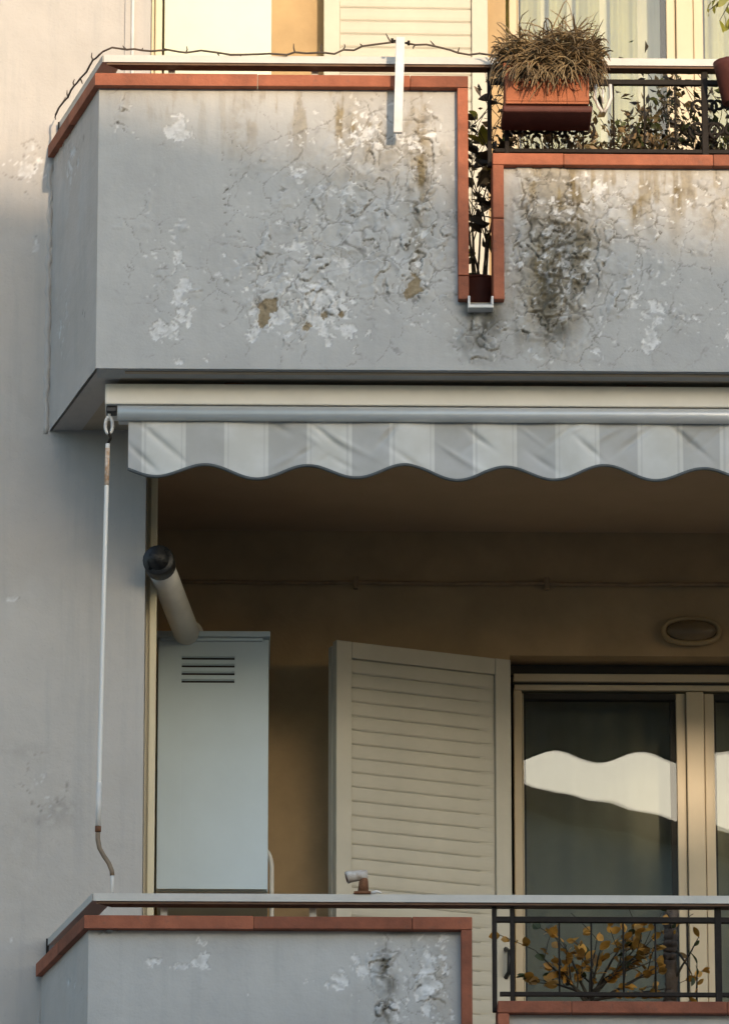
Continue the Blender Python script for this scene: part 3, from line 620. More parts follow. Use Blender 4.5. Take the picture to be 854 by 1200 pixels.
# ------------------------------------------------------------------ glazed doors
def curtain(name, x0, x1, y, z0, z1, m, parent, freq, amp, seed, part=True):
    n = int((x1-x0)/.008); nz = 14; vs = []; fs = []; rr = random.Random(seed); ph = rr.uniform(0,6)
    for j in range(nz+1):
        z = z0+(z1-z0)*j/nz
        for i in range(n+1):
            x = x0+(x1-x0)*i/n
            vs.append((x, y+amp*math.sin(freq*x+ph+.6*math.sin(3*x+z*.5))+.4*amp*math.sin(2.3*freq*x+1.3*ph+.3*z), z))
    for j in range(nz):
        for i in range(n):
            a = j*(n+1)+i; fs.append((a, a+1, a+n+2, a+n+1))
    me = bpy.data.meshes.new(name); me.from_pydata(vs, [], fs)
    return link(name, me, m, parent, True)
def glazed_door(k, label, cm, glabel):
    dz = ST*k; YF = BY+.10
    T = thing('glazed_door', label, 'glazed door', ((DX0+DX1)/2, YF, ZF+dz), 'glazed loggia doors')
    zt = DZ1+dz; z0 = ZF+dz+.02
    f = lambda px, py=900: ax(px, py, YF)
    hz1, hz0 = az(700, 790.5, YF)+dz, az(700, 799.5, YF)+dz
    gz1, gz0 = az(700, 802.5, YF)+dz, az(700, 809, YF)+dz
    mb = MB(); mb.box(f(602), DX1-.003, YF-.01, YF+.05, hz0, hz1, bevel=.003); mb.build('head_frame', 'frame', T)
    BX(f(603), DX1-.004, YF+.0, YF+.05, gz0, gz1, bevel=.003).build('head_frame', 'frame', T)
    BX(DX0+.003, DX1-.003, YF+.02, YF+.06, hz1+.004, zt-.003).build('blind_box', 'framedark', T)
    BX(f(602)-.002, DX1-.003, YF+.006, YF+.05, gz1+.0005, hz0-.0005).build('gasket', 'framedark', T)
    BX(f(602), f(611.5), YF+.001, YF+.05, z0, gz0-.001, bevel=.003).build('side_frame', 'frame', T)
    BX(DX1-.035, DX1-.003, YF+.001, YF+.05, z0, gz0-.001, bevel=.003).build('side_frame', 'frame', T)
    BX(f(602), DX1-.003, YF-.01, YF+.06, z0-.02, z0-.0005, bevel=.003).build('threshold', 'alu', T)
    # sashes
    xa, xb, xc, xd, xe, xf = f(612.5), f(619), f(790), f(793), f(804), f(826)
    def sash(x0, x1, sl, sr, yo, tl):
        BX(x0, x0+sl, yo, yo+.04, z0+.002, gz0-.008, bevel=.003).build('sash_stile', 'frame', T)
        BX(x1-sr, x1, yo, yo+.04, z0+.002, gz0-.008, bevel=.003).build('sash_stile', 'frame', T)
        BX(x0+sl, x1-sr, yo+.001, yo+.039, z0+.002, z0+.10, bevel=.003).build('sash_rail', 'frame', T)
        BX(x0+sl, x1-sr, yo+.001, yo+.039, gz0-.032, gz0-.008, bevel=.003).build('sash_rail', 'framedark', T)
        BX(x1-sr-.022, x1-sr-.0005, yo+.016, yo+.036, z0+.11, gz0-.034).build('glazing_bead', 'framedark', T)
        BX(x0+sl+.0005, x0+sl+.008, yo+.016, yo+.036, z0+.11, gz0-.034).build('glazing_bead', 'framedark', T)
        for i, (yy, tilt) in enumerate(((yo+.012, 0.0), (yo+.028, tl))):
            p = MB(); xm = (x0+sl+x1-sr)/2; p.box(x0+sl-.002-xm, x1-sr+.002-xm, -.0001, .0001, -1.0, gz0-.03-z0-1.08)
            for ff in list(p.bm.faces):
                if ff.normal.y > -.5: p.bm.faces.remove(ff)
            o = p.build('pane', 'glass', T); o.location = (xm, yy, z0+1.09); o.rotation_euler = (tilt*.6, 0, tilt)
        
    sash(xa-.002, f(803.5), .006, .034, YF+.012, .0012)
    BX(f(804.3), f(825), YF-.004, YF+.05, z0, gz0-.004, bevel=.004).build('meeting_stile', 'frame', T)
    sash(f(825.8), DX1-.038, .036, .03, YF+.012, -.0012)
    gap = .0
    C = thing('curtain', glabel, 'curtain', ((DX0+DX1)/2, YF+.2, ZF+dz), 'curtains behind the loggia doors')
    if k == 0: curtain('drape', DX0+.02, DX1-.05, YF+.16, ZF+dz+.05, DZ1+dz-.02, cm, C, 26, .012, 4)
    else:
        xs = [(600, 652), (662, 684), (695, 724), (737, 770), (825, 842), (848, 900)]
        for i, (p, q) in enumerate(xs): curtain('drape', f(p)-.03, f(q)-.03, YF+.15, ZF+dz+.05, DZ1+dz-.02, cm, C, 95, .012, i)
        curtain('sheer', DX0+.02, DX1-.05, YF+.19, ZF+dz+.05, DZ1+dz-.02, 'sheer', C, 60, .008, 40)
glazed_door(0, 'lower cream-framed glazed door reflecting a pale wavy patch of sky', 'curtain', 'grey-green sheer curtain behind the lower glazed door')
glazed_door(1, 'upper sunlit glazed door with cream frame behind the planter', 'curtain2', 'olive drapes over a white sheer behind the upper glazed door')

# ================================================================== AWNING
YA = .13
ca0, ca1 = az(400, 475, YA), az(400, 450.5, YA)
xa0 = ax(123.5, 460, YA); xae = XR-.15
AW = thing('awning', 'retracted awning with grey striped scalloped valance under the upper balcony', 'awning', (xa0+1, YA, ca0))
BX(xa0, xae, YA, YA+.20, ca0, ca1, bevel=.006).build('casing', 'cassette', AW)
mb = MB(); xb0 = ax(138, 484, YA-.02); zc_ = az(400, 483.5, YA-.02)
mb.tube([(xb0, YA+.0, zc_), (xae+.02, YA+.0, zc_)], .026, 16); o = mb.build('front_bar', 'alu', AW, True)
BX(xb0+.003, xae+.015, YA+.02, YA+.06, zc_-.024, zc_+.02, bevel=.003).build('bar_back', 'alu', AW)
BX(xa0+.004, xb0-.004, YA+.02, YA+.07, ca0-.022, ca0-.001, bevel=.003).build('gear_box', 'black', AW)
for pxq in (275, 745):
    x = ax(pxq, 443, YA+.02); BX(x-.035, x+.035, YA+.03, YA+.12, ca1+.0005, ZB+.003, bevel=.004).build('wall_bracket', 'rust', AW)
# back rail of the awning in the shadow above the casing
BX(xa0+.005, xae-.01, YA+.15, YA+.19, ca1+.0005, ZB+.002).build('mounting_rail', 'cable', AW)
# valance
vx0 = ax(150.5, 520, YA); vz1 = az(400, 491, YA); per = ax(477, 550, YA)-ax(360, 550, YA); pk = ax(360, 550, YA); zmid = az(400, 551.5, YA); amp = .024
nx = int((xae-vx0)/.004); nz = 30; vs = []; st_ = []
cre = []
rr = random.Random(5)
for i in range(46):
    cx = vx0+rr.uniform(0, xae-vx0); cre.append((cx, vz1-rr.uniform(.02,.16), rr.choice((-1,1))*rr.uniform(.5,1.1), rr.uniform(.03,.08), rr.uniform(-.007,.007), rr.uniform(.006,.012)))
cre += [(vx0+.11, vz1-.08, -.9, .10, .010, .011), (ax(455,515,YA), vz1-.05, 1.2, .05, .012, .010), (ax(385,512,YA), vz1-.06, -.8, .06, .012, .010), (ax(805,520,YA), vz1-.06, -.9, .08, .012, .010), (ax(745,520,YA), vz1-.06, .8, .07, .010, .011), (ax(560,515,YA), vz1-.06, -.8, .05, .010, .010), (vx0+.05, vz1-.14, -1.0, .06, .008, .010), (ax(690,530,YA), vz1-.1, -.9, .05, .010, .010)]
def yv(x, z):
    y = .005*math.sin(x*9.1+1)+.004*math.sin(x*21+z*9)
    for cx, cz, sl, ln, a, wd in cre:
        dx, dz = x-cx, z-cz; nrm = math.hypot(1, sl); u = (dx+dz*sl)/nrm; v = (dz-dx*sl)/nrm
        y += 1.45*a*math.exp(-(v/wd)**2)*math.exp(-(u/ln)**2)
    return y
for j in range(nz+1):
    t = j/nz
    for i in range(nx+1):
        x = vx0+(xae-vx0)*i/nx; zb_ = zmid+amp*math.cos(2*math.pi*(x-pk)/per)+.003*math.sin(x*7.7)
        z = vz1+(zb_-vz1)*t; vs.append((x, YA+.012+yv(x, z)*min(1, t*4+.2)+.006*t*math.sin(2*math.pi*(x-pk)/per), z))
        u = ((x-ax(218,520,YA))/(ax(315,520,YA)-ax(218,520,YA))) % 1; dk = 1. if u < .46 else 0.
        if .50 < u < .52 or .94 < u < .96: dk = .55
        st_.append(dk)
fs = [(j*(nx+1)+i, j*(nx+1)+i+1, (j+1)*(nx+1)+i+1, (j+1)*(nx+1)+i) for j in range(nz) for i in range(nx)]
me = bpy.data.meshes.new('valance'); me.from_pydata(vs, [], fs); a = me.attributes.new('stripe', 'FLOAT', 'POINT'); a.data.foreach_set('value', st_)
VAL = link('valance', me, 'valance', AW, True)
M['binding'] = mat('grey_binding', (.085,.095,.098), .9, .2, 20)
MB().tube([(v[0], v[1], v[2]-.001) for v in vs[nz*(nx+1):]], .0058, 6).build('binding', 'binding', VAL, True)

# crank rod hanging from the awning gear
e0 = at(128.5, 483, YA+.04)
CR = thing('crank_rod', 'thin white crank rod with rusty patches hanging from the awning end', 'crank rod', at(115, 970, .22))
rc = at(128, 498.5, YA+.04)
mb = MB(); mb.tube([(rc.x+.0125*math.cos(t), rc.y, rc.z+.030*math.sin(t)) for t in [2*math.pi*i/24 for i in range(24)]], .0062, 8, closed=True)
mb.tube([(rc.x, rc.y, rc.z+.03), (e0.x, e0.y, ca0-.012)], .0055, 8); mb.build('eye_loop', 'white', CR, True)
mb = MB(); hk = at(127.5, 510, YA+.04); h2 = at(126.5, 520, YA+.045)
mb.tube([rc+Vector((0,0,-.022)), hk+Vector((.004,-.006,0)), hk+Vector((.007,0,-.012)), h2], .005, 8); mb.build('hook', 'iron', CR, True)
r1, r2 = h2, at(115.2, 972, .22); rp = lambda t: r1+(r2-r1)*t
MB().tube([rp(0), rp(.05), rp(.95), rp(1)], .0078, 10).build('rod', 'rodpaint', CR, True)
for t0, t1 in ((.012,.11),): MB().tube([rp(t0), rp((t0+t1)/2), rp(t1)], [.0080,.0084,.0080], 10).build('rust_patch', 'rodrust', CR, True)
MB().tube([rp(.88), rp(.995)], .0092, 10).build('sleeve', 'white', CR, True)
MB().tube([rp(.992), rp(1.006)], .0105, 10).build('joint', 'rust', CR, True)
hp = [at(115,976,.22), at(115,984,.22), at(117,994,.22), at(122,1003,.22), at(128,1012,.22), at(131.5,1021,.22), at(132,1032,.22), at(132,1062,.22)]
MB().tube(hp[:6]+[at(131.8,1026,.22)], .0082, 10).build('crank_handle', 'cable2', CR, True) if 'cable2' in M else None
M['crankgrip'] = mat('brown_crank_grip', (.17,.12,.075), .5, .2, 30)
if 'cable2' not in M: MB().tube(hp[:6]+[at(131.8,1026,.22)], .0082, 10).build('crank_handle', 'crankgrip', CR, True)
MB().tube([at(131.8,1026,.22)]+hp[6:], .006, 10).build('crank_grip', 'white', CR, True)

# rusty bracket on the lower hand rail
hzr = az(330, 1047.5, .02)
b0 = at(424, 1047, .04)
RB = thing('rail_bracket', 'rusty bracket with white peg clamped on the lower handrail', 'bracket', (b0.x, .05, hzr))
x = b0.x
BX(x-.028, x+.030, .012, .095, hzr+.0005, hzr+.010, bevel=.003).build('clamp_plate', 'rust', RB)
mb = MB(); mb.tube([(x+.004, .05, hzr+.008), (x+.006, .05, hzr+.05), (x+.006, .05, hzr+.062)], [.02,.016,.013], 12); mb.build('stem', 'rust', RB, True)
mb = MB(); mb.tube([(x+.018, .05, hzr+.074), (x-.006, .048, hzr+.072), (x-.04, .045, hzr+.066), (x-.052, .044, hzr+.062)], [.016,.018,.02,.021], 14); mb.build('peg', 'weathered', RB, True)
MB().tube([(x-.049, .044, hzr+.0625), (x-.053, .044, hzr+.0615)], [.016,.0155], 14).build('peg_end', 'rust', RB, True)
mb = MB(); mb.tube([(x+.03,.03,hzr+.004),(x+.05,.028,hzr+.012),(x+.066,.03,hzr+.006)], [.006,.005,.003], 8); mb.build('loose_strap', 'white', RB, True)

# white pole on the upper balcony corner
pt, pbm = at(469, 44, -.085), at(466, 156, -.085)
WP = thing('pole', 'short white pole bolted upright to the upper balcony front', 'pole', pbm)
mb = MB(); mb.plan([(-.0155,-.009),(.0155,-.009),(.0155,.009),(-.0155,.009)], 0, 1)
for v in mb.bm.verts:
    q = pbm+(pt-pbm)*v.co.z; v.co = Vector((q.x+v.co.x, q.y+v.co.y, q.z))
bmesh.ops.bevel(mb.bm, geom=mb.bm.edges[:], offset=.002, segments=1, affect='EDGES'); mb.build('bar', 'white', WP)
zt = pt.z
for sx, zq in ((-1, zt-.012), (1, zt-.02)):
    mb = MB(); mb.tube([(pt.x, pt.y, zq), (pt.x+sx*.032, pt.y, zq)], .004, 8); mb.tube([(pt.x+sx*.024, pt.y, zq), (pt.x+sx*.033, pt.y, zq)], .0095, 8); mb.build('bolt', 'iron', WP, True)
BX(pt.x-.012, pt.x+.012, -.077, .025, zc1+.004, zc1+.014, bevel=.002).build('standoff', 'white', WP)

# thin barbed twig-like wire along the upper hand rail
hzu = hzr+ST
WR = thing('decorative_wire', 'thin wire with short barbs strung along the upper handrail', 'wire', (X0+.6, .03, hzu))
rr = random.Random(21); pts = []
side = [Vector((X0-SPL*.88, WY*.9, 0)), Vector((X0+.01, .03, 0))]
for i in range(14): t = i/14; p = side[0].lerp(side[1], t); pts.append(Vector((p.x-.012, p.y-.012, hzu+.006+rr.uniform(-.004,.014))))
xw = X0+.01
while xw < xs3+.02:
    lift = .03*math.exp(-((xw-pt.x)/.16)**2)+.012*max(0, math.sin(xw*7)); pts.append(Vector((xw, .012+rr.uniform(-.006,.01), hzu+.005+lift+rr.uniform(-.004,.008)))); xw += rr.uniform(.025,.06)
MB().tube(pts, .0036, 6).build('strand', 'wire', WR, True)
for p in pts[::2]:
    b = MB(); q = p+Vector((rr.uniform(-.02,.02), rr.uniform(-.01,.01), rr.uniform(-.018,.036))); b.tube([p, (p+q)/2+Vector((rr.uniform(-.004,.004),0,0)), q], [.003,.0026,.0015], 5); b.build('barb', 'wire', WR, True)

# ================================================================== PLANTS
def leaf_mesh(name, L, W, m, bend=.25):
    vs = []; fs = []; n = 5
    for i in range(n+1):
        t = i/n; wd = W*math.sin(math.pi*min(1, t*.92+.06))**.8; z = -bend*L*t*t
        vs += [(-wd/2, L*t, z+.12*wd), (0, L*t, z), (wd/2, L*t, z+.12*wd)]
    for i in range(n):
        a = i*3; fs += [(a, a+1, a+4, a+3), (a+1, a+2, a+5, a+4)]
    me = bpy.data.meshes.new(name); me.from_pydata(vs, [], fs); me.materials.append(M[m]); me.polygons.foreach_set('use_smooth', [True]*len(fs)); return me
LV = {k: [leaf_mesh('leaf', a, b, k, c) for a, b, c in ((.055,.030,.2),(.045,.026,.4),(.065,.03,.3))] for k in ('leaf_yellow','leaf_green','leaf_dark','leaf_bright','twigleaf')}
def put_leaf(parent, kind, p, d, rr, sc=1, name='leaf'):
    o = bpy.data.objects.new(name, rr.choice(LV[kind])); COL.objects.link(o); o.parent = parent; o.matrix_parent_inverse = Matrix.Translation(parent.location).inverted()
    o.location = p; q = Vector(d).to_track_quat('Y', 'Z'); e = q.to_euler(); o.rotation_euler = q.to_matrix().to_4x4().to_euler()
    o.rotation_euler = (q @ Matrix.Rotation(rr.uniform(-1.5,1.5), 3, 'Y').to_quaternion()).to_euler(); s = sc*rr.uniform(.7,1.2); o.scale = (s, s, s); return o
def branch(mb, p, d, L, r, rr, depth, tips, curl=.25, n=5, lift=.8):
    pts = [Vector(p)]; d = Vector(d).normalized(); rad = [r]
    for i in range(n):
        d = (d+Vector((rr.uniform(-1,1), rr.uniform(-1,1)*.6, rr.uniform(-.5,lift)))*curl).normalized(); pts.append(pts[-1]+d*L/n); rad.append(r*(1-.7*(i+1)/n))
        if depth == 0 or i >= 1: tips.append((pts[-1].copy(), d.copy(), depth))
        if depth > 0 and i >= 1 and rr.random() < .8:
            sd2 = (d+Vector((rr.choice((-1,1))*rr.uniform(.4,1), rr.uniform(-.3,.3), rr.uniform(0,.6)*lift))).normalized()
            branch(mb, pts[-1], sd2, L*rr.uniform(.35,.55), rad[-1]*.75, rr, depth-1, tips, curl, 4, lift)
    mb.tube(pts, [max(.0013, v) for v in rad], 6)
# small tree with yellowing leaves behind the lower ironwork
rr = random.Random(3); base = at(690, 1290, .36)
TR = thing('potted_shrub', 'bare-twigged potted shrub with orange-yellow leaves behind the lower railing', 'shrub', (base.x, .36, ZF))
mb = MB(); mb.tube([(base.x+.105*math.cos(t), .36+.105*math.sin(t), ZF+.26) for t in [2*math.pi*i/24 for i in range(24)]], .012, 8, closed=True)
mb.tube([(base.x,.36,ZF),(base.x,.36,ZF+.01),(base.x,.36,ZF+.24),(base.x,.36,ZF+.26)], [.08,.085,.105,.107], 24, caps=False); mb.build('pot', 'planter', TR, True)
MB().tube([(base.x,.36,ZF+.22),(base.x,.36,ZF+.235)], [.10,.10], 20).build('soil', 'soil', TR)
fork = at(688, 1172, .36); mb = MB(); tips = []
mb.tube([(base.x,.36,ZF+.2), ((base.x+fork.x)/2+.02,.36,(ZF+.2+fork.z)/2), fork], [.016,.013,.011], 8)
for (tx, ty, L) in ((628,1098,0),(645,1122,0),(664,1092,0),(692,1086,0),(722,1088,0),(758,1092,0),(778,1118,0),(745,1115,0),(634,1146,0),(710,1108,0),(790,1148,0),(770,1100,0)):
    tgt = at(tx, ty, .36+rr.uniform(-.14,.14)); v = tgt-fork
    branch(mb, fork+Vector((rr.uniform(-.01,.01),0,rr.uniform(-.02,.02))), v, v.length*.9, .0065, rr, 1, tips, .13, 6, .25)
mb.build('branches', 'twig', TR, True)
rr.shuffle(tips)
for p, d, dp in tips[:170]:
    hi = rr.random()
    for _ in range(rr.choice((1,2,2,3)) if p.z < hzr-.02 else 0): put_leaf(TR, 'leaf_yellow' if hi < .80 else 'leaf_green', p, (d+Vector((rr.uniform(-1,1),rr.uniform(-1,1),rr.uniform(-.7,.5)))), rr, .62).scale.x *= 1.45
# rough dark trunk of a climber further along the railing
p0, p1, = at(789, 1290, .30), at(790, 1000, .30)
TK = thing('climbing_plant', 'rough dark climber stem with a few yellow leaves at the lower railing', 'climbing plant', (p0.x, .3, ZF))
mb = MB(); n = 26; k0 = at(789, 1062, .30)
n = 110; pts = [Vector((p0.x+.004*math.sin(i*.35)+rr.uniform(-.004,.004), .3+rr.uniform(-.006,.006), ZF+(k0.z-ZF)*i/n)) for i in range(n+1)]
mb.tube([Vector((p.x*.25+p0.x*.75+.006*math.sin(q*.06), p.y, p.z)) for q, p in enumerate(pts)], [.0215]*len(pts), 14)
for v in mb.bm.verts:
    c_ = Vector((p0.x, .3, v.co.z)); a_ = math.atan2(v.co.y-.3, v.co.x-p0.x); dd = v.co-c_
    k_ = 1+.16*math.sin(a_*5+v.co.z*9)+.12*math.sin(a_*3-v.co.z*47)+.10*math.sin(v.co.z*23+a_)+rr.uniform(-.10,.10); v.co = c_+dd*k_
mb.build('stem', 'bark', TK, True)
mb = MB(); tips = []
for (sx, sy, tx, ty) in ((789,1150,815,1095),(816,1190,815,1130),(789,1100,775,1070),(789,1110,818,1140)):
    a_ = at(sx, sy, .30); v = at(tx, ty, .24)-a_; branch(mb, a_, v, v.length, .005, rr, 0, tips, .14, 5)
mb.build('side_shoots', 'twig', TK, True)
for p, d, dp in tips: put_leaf(TK, 'leaf_yellow' if rr.random() < .6 else 'leaf_green', p, d+Vector((rr.uniform(-1,1),0,rr.uniform(-1,.4))), rr, .6)

# planter box of dried strands on the upper railing
q0, q1 = at(592, 76, -.17), at(690, 119, -.17); zq0 = q1.z; zq1 = q0.z
PL = thing('planter_box', 'terracotta planter box with scroll relief hung on the upper railing', 'planter', ((q0.x+q1.x)/2, -.05, zq0))
yb0, yb1 = -.17, .03
mb = MB(); xi = .012
mb.box(q0.x, q1.x, yb0, yb0+.014, zq0, zq1, bevel=.004); mb.box(q0.x, q1.x, yb1-.014, yb1, zq0, zq1, bevel=.004)
mb.box(q0.x+.0005, q0.x+.014, yb0+.0141, yb1-.0141, zq0, zq1-.001); mb.box(q1.x-.014, q1.x-.0005, yb0+.0141, yb1-.0141, zq0, zq1-.001); mb.box(q0.x+.001, q1.x-.001, yb0+.001, yb1-.001, zq0-.008, zq0-.0005)
mb.build('box', 'planter', PL)
BX(q0.x-.008, q1.x+.008, yb0-.008, yb0-.0005, zq1-.02, zq1+.006, bevel=.003).build('lip', 'planter', PL)
BX(q0.x-.01, q1.x+.012, yb0+.012, yb1+.01, zq0-.034, zq0-.009, bevel=.008).build('drip_tray', 'planterdark', PL)
BX(q0.x+.015, q1.x-.015, yb0+.015, yb1-.015, zq1-.04, zq1-.02).build('soil', 'soil', PL)
def scroll(cx, cz, s, fl):
    return [(cx+fl*s*(.18+.82*(1-t))*math.cos(t*9.5), yb0-.003, cz+s*(.18+.82*(1-t))*math.sin(t*9.5)) for t in [i/34 for i in range(35)]]
zm = (zq0+zq1)/2-.005
for cx, fl in ((q0.x+.05, 1), (q1.x-.05, -1)): MB().tube(scroll(cx, zm, .034, fl), .0042, 6).build('scroll_relief', 'planter', PL, True)
for i in range(3):
    cx = (q0.x+q1.x)/2+(i-1)*.04; MB().tube([(cx, yb0-.003, zq0+.02), (cx+.008, yb0-.003, zm), (cx-.006, yb0-.003, zq1-.03)], [.003,.006,.002], 6).build('leaf_relief', 'planter', PL, True)
for sx in (q0.x+.012, q1.x-.03):
    MB().tube([(sx, yb1-.03, zq0-.012), (sx, yb1+.0, zq0-.012), (sx, yb1+.018, zq0+.02), (sx, yb1+.022, hzu-.06), (sx, yb1+.02, hzu-.02)], .005, 6).build('hanger', 'iron', PL, True)
DP = thing('dried_plant', 'tangled dried tan plant overflowing the terracotta planter box', 'plant', ((q0.x+q1.x)/2, -.06, zq1-.03))
rr = random.Random(9); mb = MB(); cx0 = (q0.x+q1.x)/2+.01
for i in range(1500):
    p = Vector((cx0+rr.uniform(-.125,.145), rr.uniform(-.155,.0), zq1-.03)); an = rr.uniform(0, 2*math.pi); up = rr.uniform(.35,1.3); sp = rr.uniform(.05,.58)
    d = Vector((math.cos(an)*sp, math.sin(an)*sp*.8, up)).normalized(); L = rr.uniform(.14,.31); pts = [p]; g = rr.uniform(.15,.6); n = 7
    tw = Vector((rr.uniform(-.75,.75), rr.uniform(-.5,.5), rr.uniform(-.2,.2)))
    if i % 9 == 0: p.y = -.16; d = Vector((rr.uniform(-.6,.6), -.7, rr.uniform(-.1,.7))).normalized(); L *= .55; g = .75; pts = [p]
    for j in range(n):
        d = (d+tw*.6+Vector((rr.uniform(-.25,.25), rr.uniform(-.25,.25), -g*(j/n)*1.3))).normalized(); pts.append(pts[-1]+d*L/n)
    pts = [Vector((cx0+.23*math.tanh((q.x-cx0)/.23), q.y, q.z)) for q in pts]
    wd = rr.uniform(.0018,.0048); mb.tube(pts, [wd, wd, wd, wd, wd*.9, wd*.8, wd*.6, wd*.3], 4, caps=False)
ds = mb.build('strands', 'dry', DP, True); ds['kind'] = 'stuff'
# pale hook beside the planter
hk = at(706, 118, -.02)
HK = thing('planter_hook', 'pale forked hook hanging on the upper railing right of the planter box', 'hook', hk)
mb = MB()
for sx in (-1, 1): mb.tube([(hk.x+sx*.026, -.02, hk.z+.06), (hk.x+sx*.028, -.02, hk.z+.01), (hk.x+sx*.016, -.02, hk.z-.02), (hk.x+sx*.003, -.02, hk.z-.042)], .0062, 8)
mb.build('fork', 'white', HK, True)
MB().tube([(hk.x, -.02, hk.z+.045), (hk.x, -.02, hk.z-.01)], .004, 8).build('pin', 'alu', HK, True)
MB().tube([(hk.x-.032, -.018, hk.z+.058), (hk.x+.032, -.018, hk.z+.058), (hk.x+.034, .05, hk.z+.058)], .004, 8).build('hanger', 'iron', HK, True)

# plant pots standing on the upper balcony floor behind the parapet
ZFU = ZB+.25
def pot_plant(name, label, x, y, zpot0, r, h, topz, kinds, nst, nlf, spread, seed, mpot='planterdark', sc=1.0, group='pot plants on the upper balcony', cat='pot plant', mass=False):
    rr = random.Random(seed); T = thing(name, label, cat, (x, y, zpot0), group)
    mb = MB(); mb.tube([(x,y,zpot0),(x,y,zpot0+.006),(x,y,zpot0+h*.9),(x,y,zpot0+h)], [r*.72,r*.75,r,r*1.02], 20, caps=False); mb.tube([(x+r*math.cos(t), y+r*math.sin(t), zpot0+h) for t in [2*math.pi*i/20 for i in range(20)]], r*.09, 6, closed=True); mb.build('pot', mpot, T, True)
    MB().tube([(x,y,zpot0+h*.82),(x,y,zpot0+h*.88)], [r*.9,r*.92], 16).build('soil', 'soil', T)
    mb = MB(); tips = []
    for i in range(nst):
        tx = Vector((x+rr.uniform(-1,1)*spread, y+rr.uniform(-1,1)*spread*.6, topz-rr.uniform(0,.35)*(topz-zpot0-h))); s = Vector((x+rr.uniform(-.4,.4)*r, y+rr.uniform(-.4,.4)*r, zpot0+h*.8)); v = tx-s
        branch(mb, s, v, v.length, .0045, rr, 1, tips, .2, 6)
    mb.build('stems', 'twig', T, True)
    if mass:
        for ki, km in enumerate(kinds):
            fb = bmesh.new()
            for i in range(nlf*3):
                p, d, dp = rr.choice(tips); p = p+Vector((rr.gauss(0,.03), rr.gauss(0,.03), rr.gauss(-.02,.035))); d = (d+Vector((rr.uniform(-1,1), rr.uniform(-1,1), rr.uniform(-1,.5)))).normalized()
                sdv = d.cross(Vector((rr.uniform(-1,1), rr.uniform(-1,1), rr.uniform(-1,1)))).normalized(); L = rr.uniform(.016,.048); w_ = L*rr.uniform(.12,.36); up_ = d.cross(sdv)*L*rr.uniform(-.25,.25)
                a_, b_, c_, e_ = (fb.verts.new(q) for q in (p, p+d*L*.5+sdv*w_+up_, p+d*L, p+d*L*.5-sdv*w_+up_)); fb.faces.new((a_, b_, c_, e_))
            f_ = MB(); f_.bm.free(); f_.bm = fb; fo = f_.build('foliage', km, T); fo['kind'] = 'stuff'
        return T
    for i in range(nlf//5):
        p = Vector((x+rr.uniform(-1,1)*spread, y+rr.uniform(-1,1)*spread, zpot0+h*.9+(topz-zpot0-h)*.75*rr.random())); put_leaf(T, rr.choice(kinds), p, Vector((rr.uniform(-1,1), rr.uniform(-1,1), rr.uniform(-.8,.6))), rr, sc)
    for i in range(nlf):
        p, d, dp = rr.choice(tips); put_leaf(T, rr.choice(kinds), p+Vector((rr.uniform(-.015,.015), rr.uniform(-.015,.015), rr.uniform(-.02,.02))), d+Vector((rr.uniform(-1,1), rr.uniform(-1,1), rr.uniform(-.8,.4))), rr, sc)
    return T
xsl = (xs1+xs2)/2
pot_plant('pot_plant', 'dark leafy plant in a red pot seen through the upright slot', xsl+.005, .27, ZFU+.015, .062, .15, az(562, 118, .27), ['leaf_dark']*8+['leaf_green','leaf_bright'], 7, 90, .05, 31, sc=1.35)
pot_plant('pot_plant', 'brownish plant behind the low railing under the planter box', ax(640,160,.3), .3, ZFU+.01, .12, .2, az(640, 150, .3), ['leaf_dark','twigleaf','dry'], 12, 170, .17, 32, mass=True)
pot_plant('pot_plant', 'olive pot plant behind the balusters right of the pale hook', ax(735,160,.28), .28, ZFU+.01, .11, .2, az(735, 168, .28), ['twigleaf','leaf_dark','leaf_green','dry'], 12, 150, .13, 33, mass=True)
pot_plant('pot_plant', 'low brown-green plant in the middle of the upper balusters', ax(790,160,.3), .3, ZFU+.01, .10, .2, az(790, 160, .3), ['twigleaf','leaf_dark','dry'], 12, 150, .10, 34, mass=True)
pot_plant('pot_plant', 'dark bushy plant at the right end of the upper railing', ax(846,160,.24), .24, ZFU+.01, .11, .2, az(846, 118, .24), ['leaf_dark','leaf_green'], 12, 220, .09, 35, mass=True)
# reddish pot hung at the far right of the upper railing
pr = at(862, 100, -.06)
RP = thing('hanging_pot', 'dark red flower pot hooked on the upper railing at the right edge', 'flower pot', (pr.x, -.06, pr.z))
mb = MB(); mb.tube([(pr.x,-.06,pr.z-.07),(pr.x,-.06,pr.z-.065),(pr.x,-.06,pr.z+.06),(pr.x,-.06,pr.z+.08),(pr.x,-.06,pr.z+.081),(pr.x,-.06,pr.z+.04)], [.04,.05,.075,.08,.072,.066], 22, caps=False); mb.build('pot', 'planterdark', RP, True)
MB().tube([(pr.x,-.06,pr.z-.069),(pr.x,-.06,pr.z-.06)], [.045,.047], 22).build('base', 'planterdark', RP)
MB().tube([(pr.x-.05,-.02,pr.z+.06),(pr.x-.05,.04,pr.z+.075),(pr.x-.05,.06,pr.z+.055)], .004, 6).build('hanger', 'iron', RP, True)
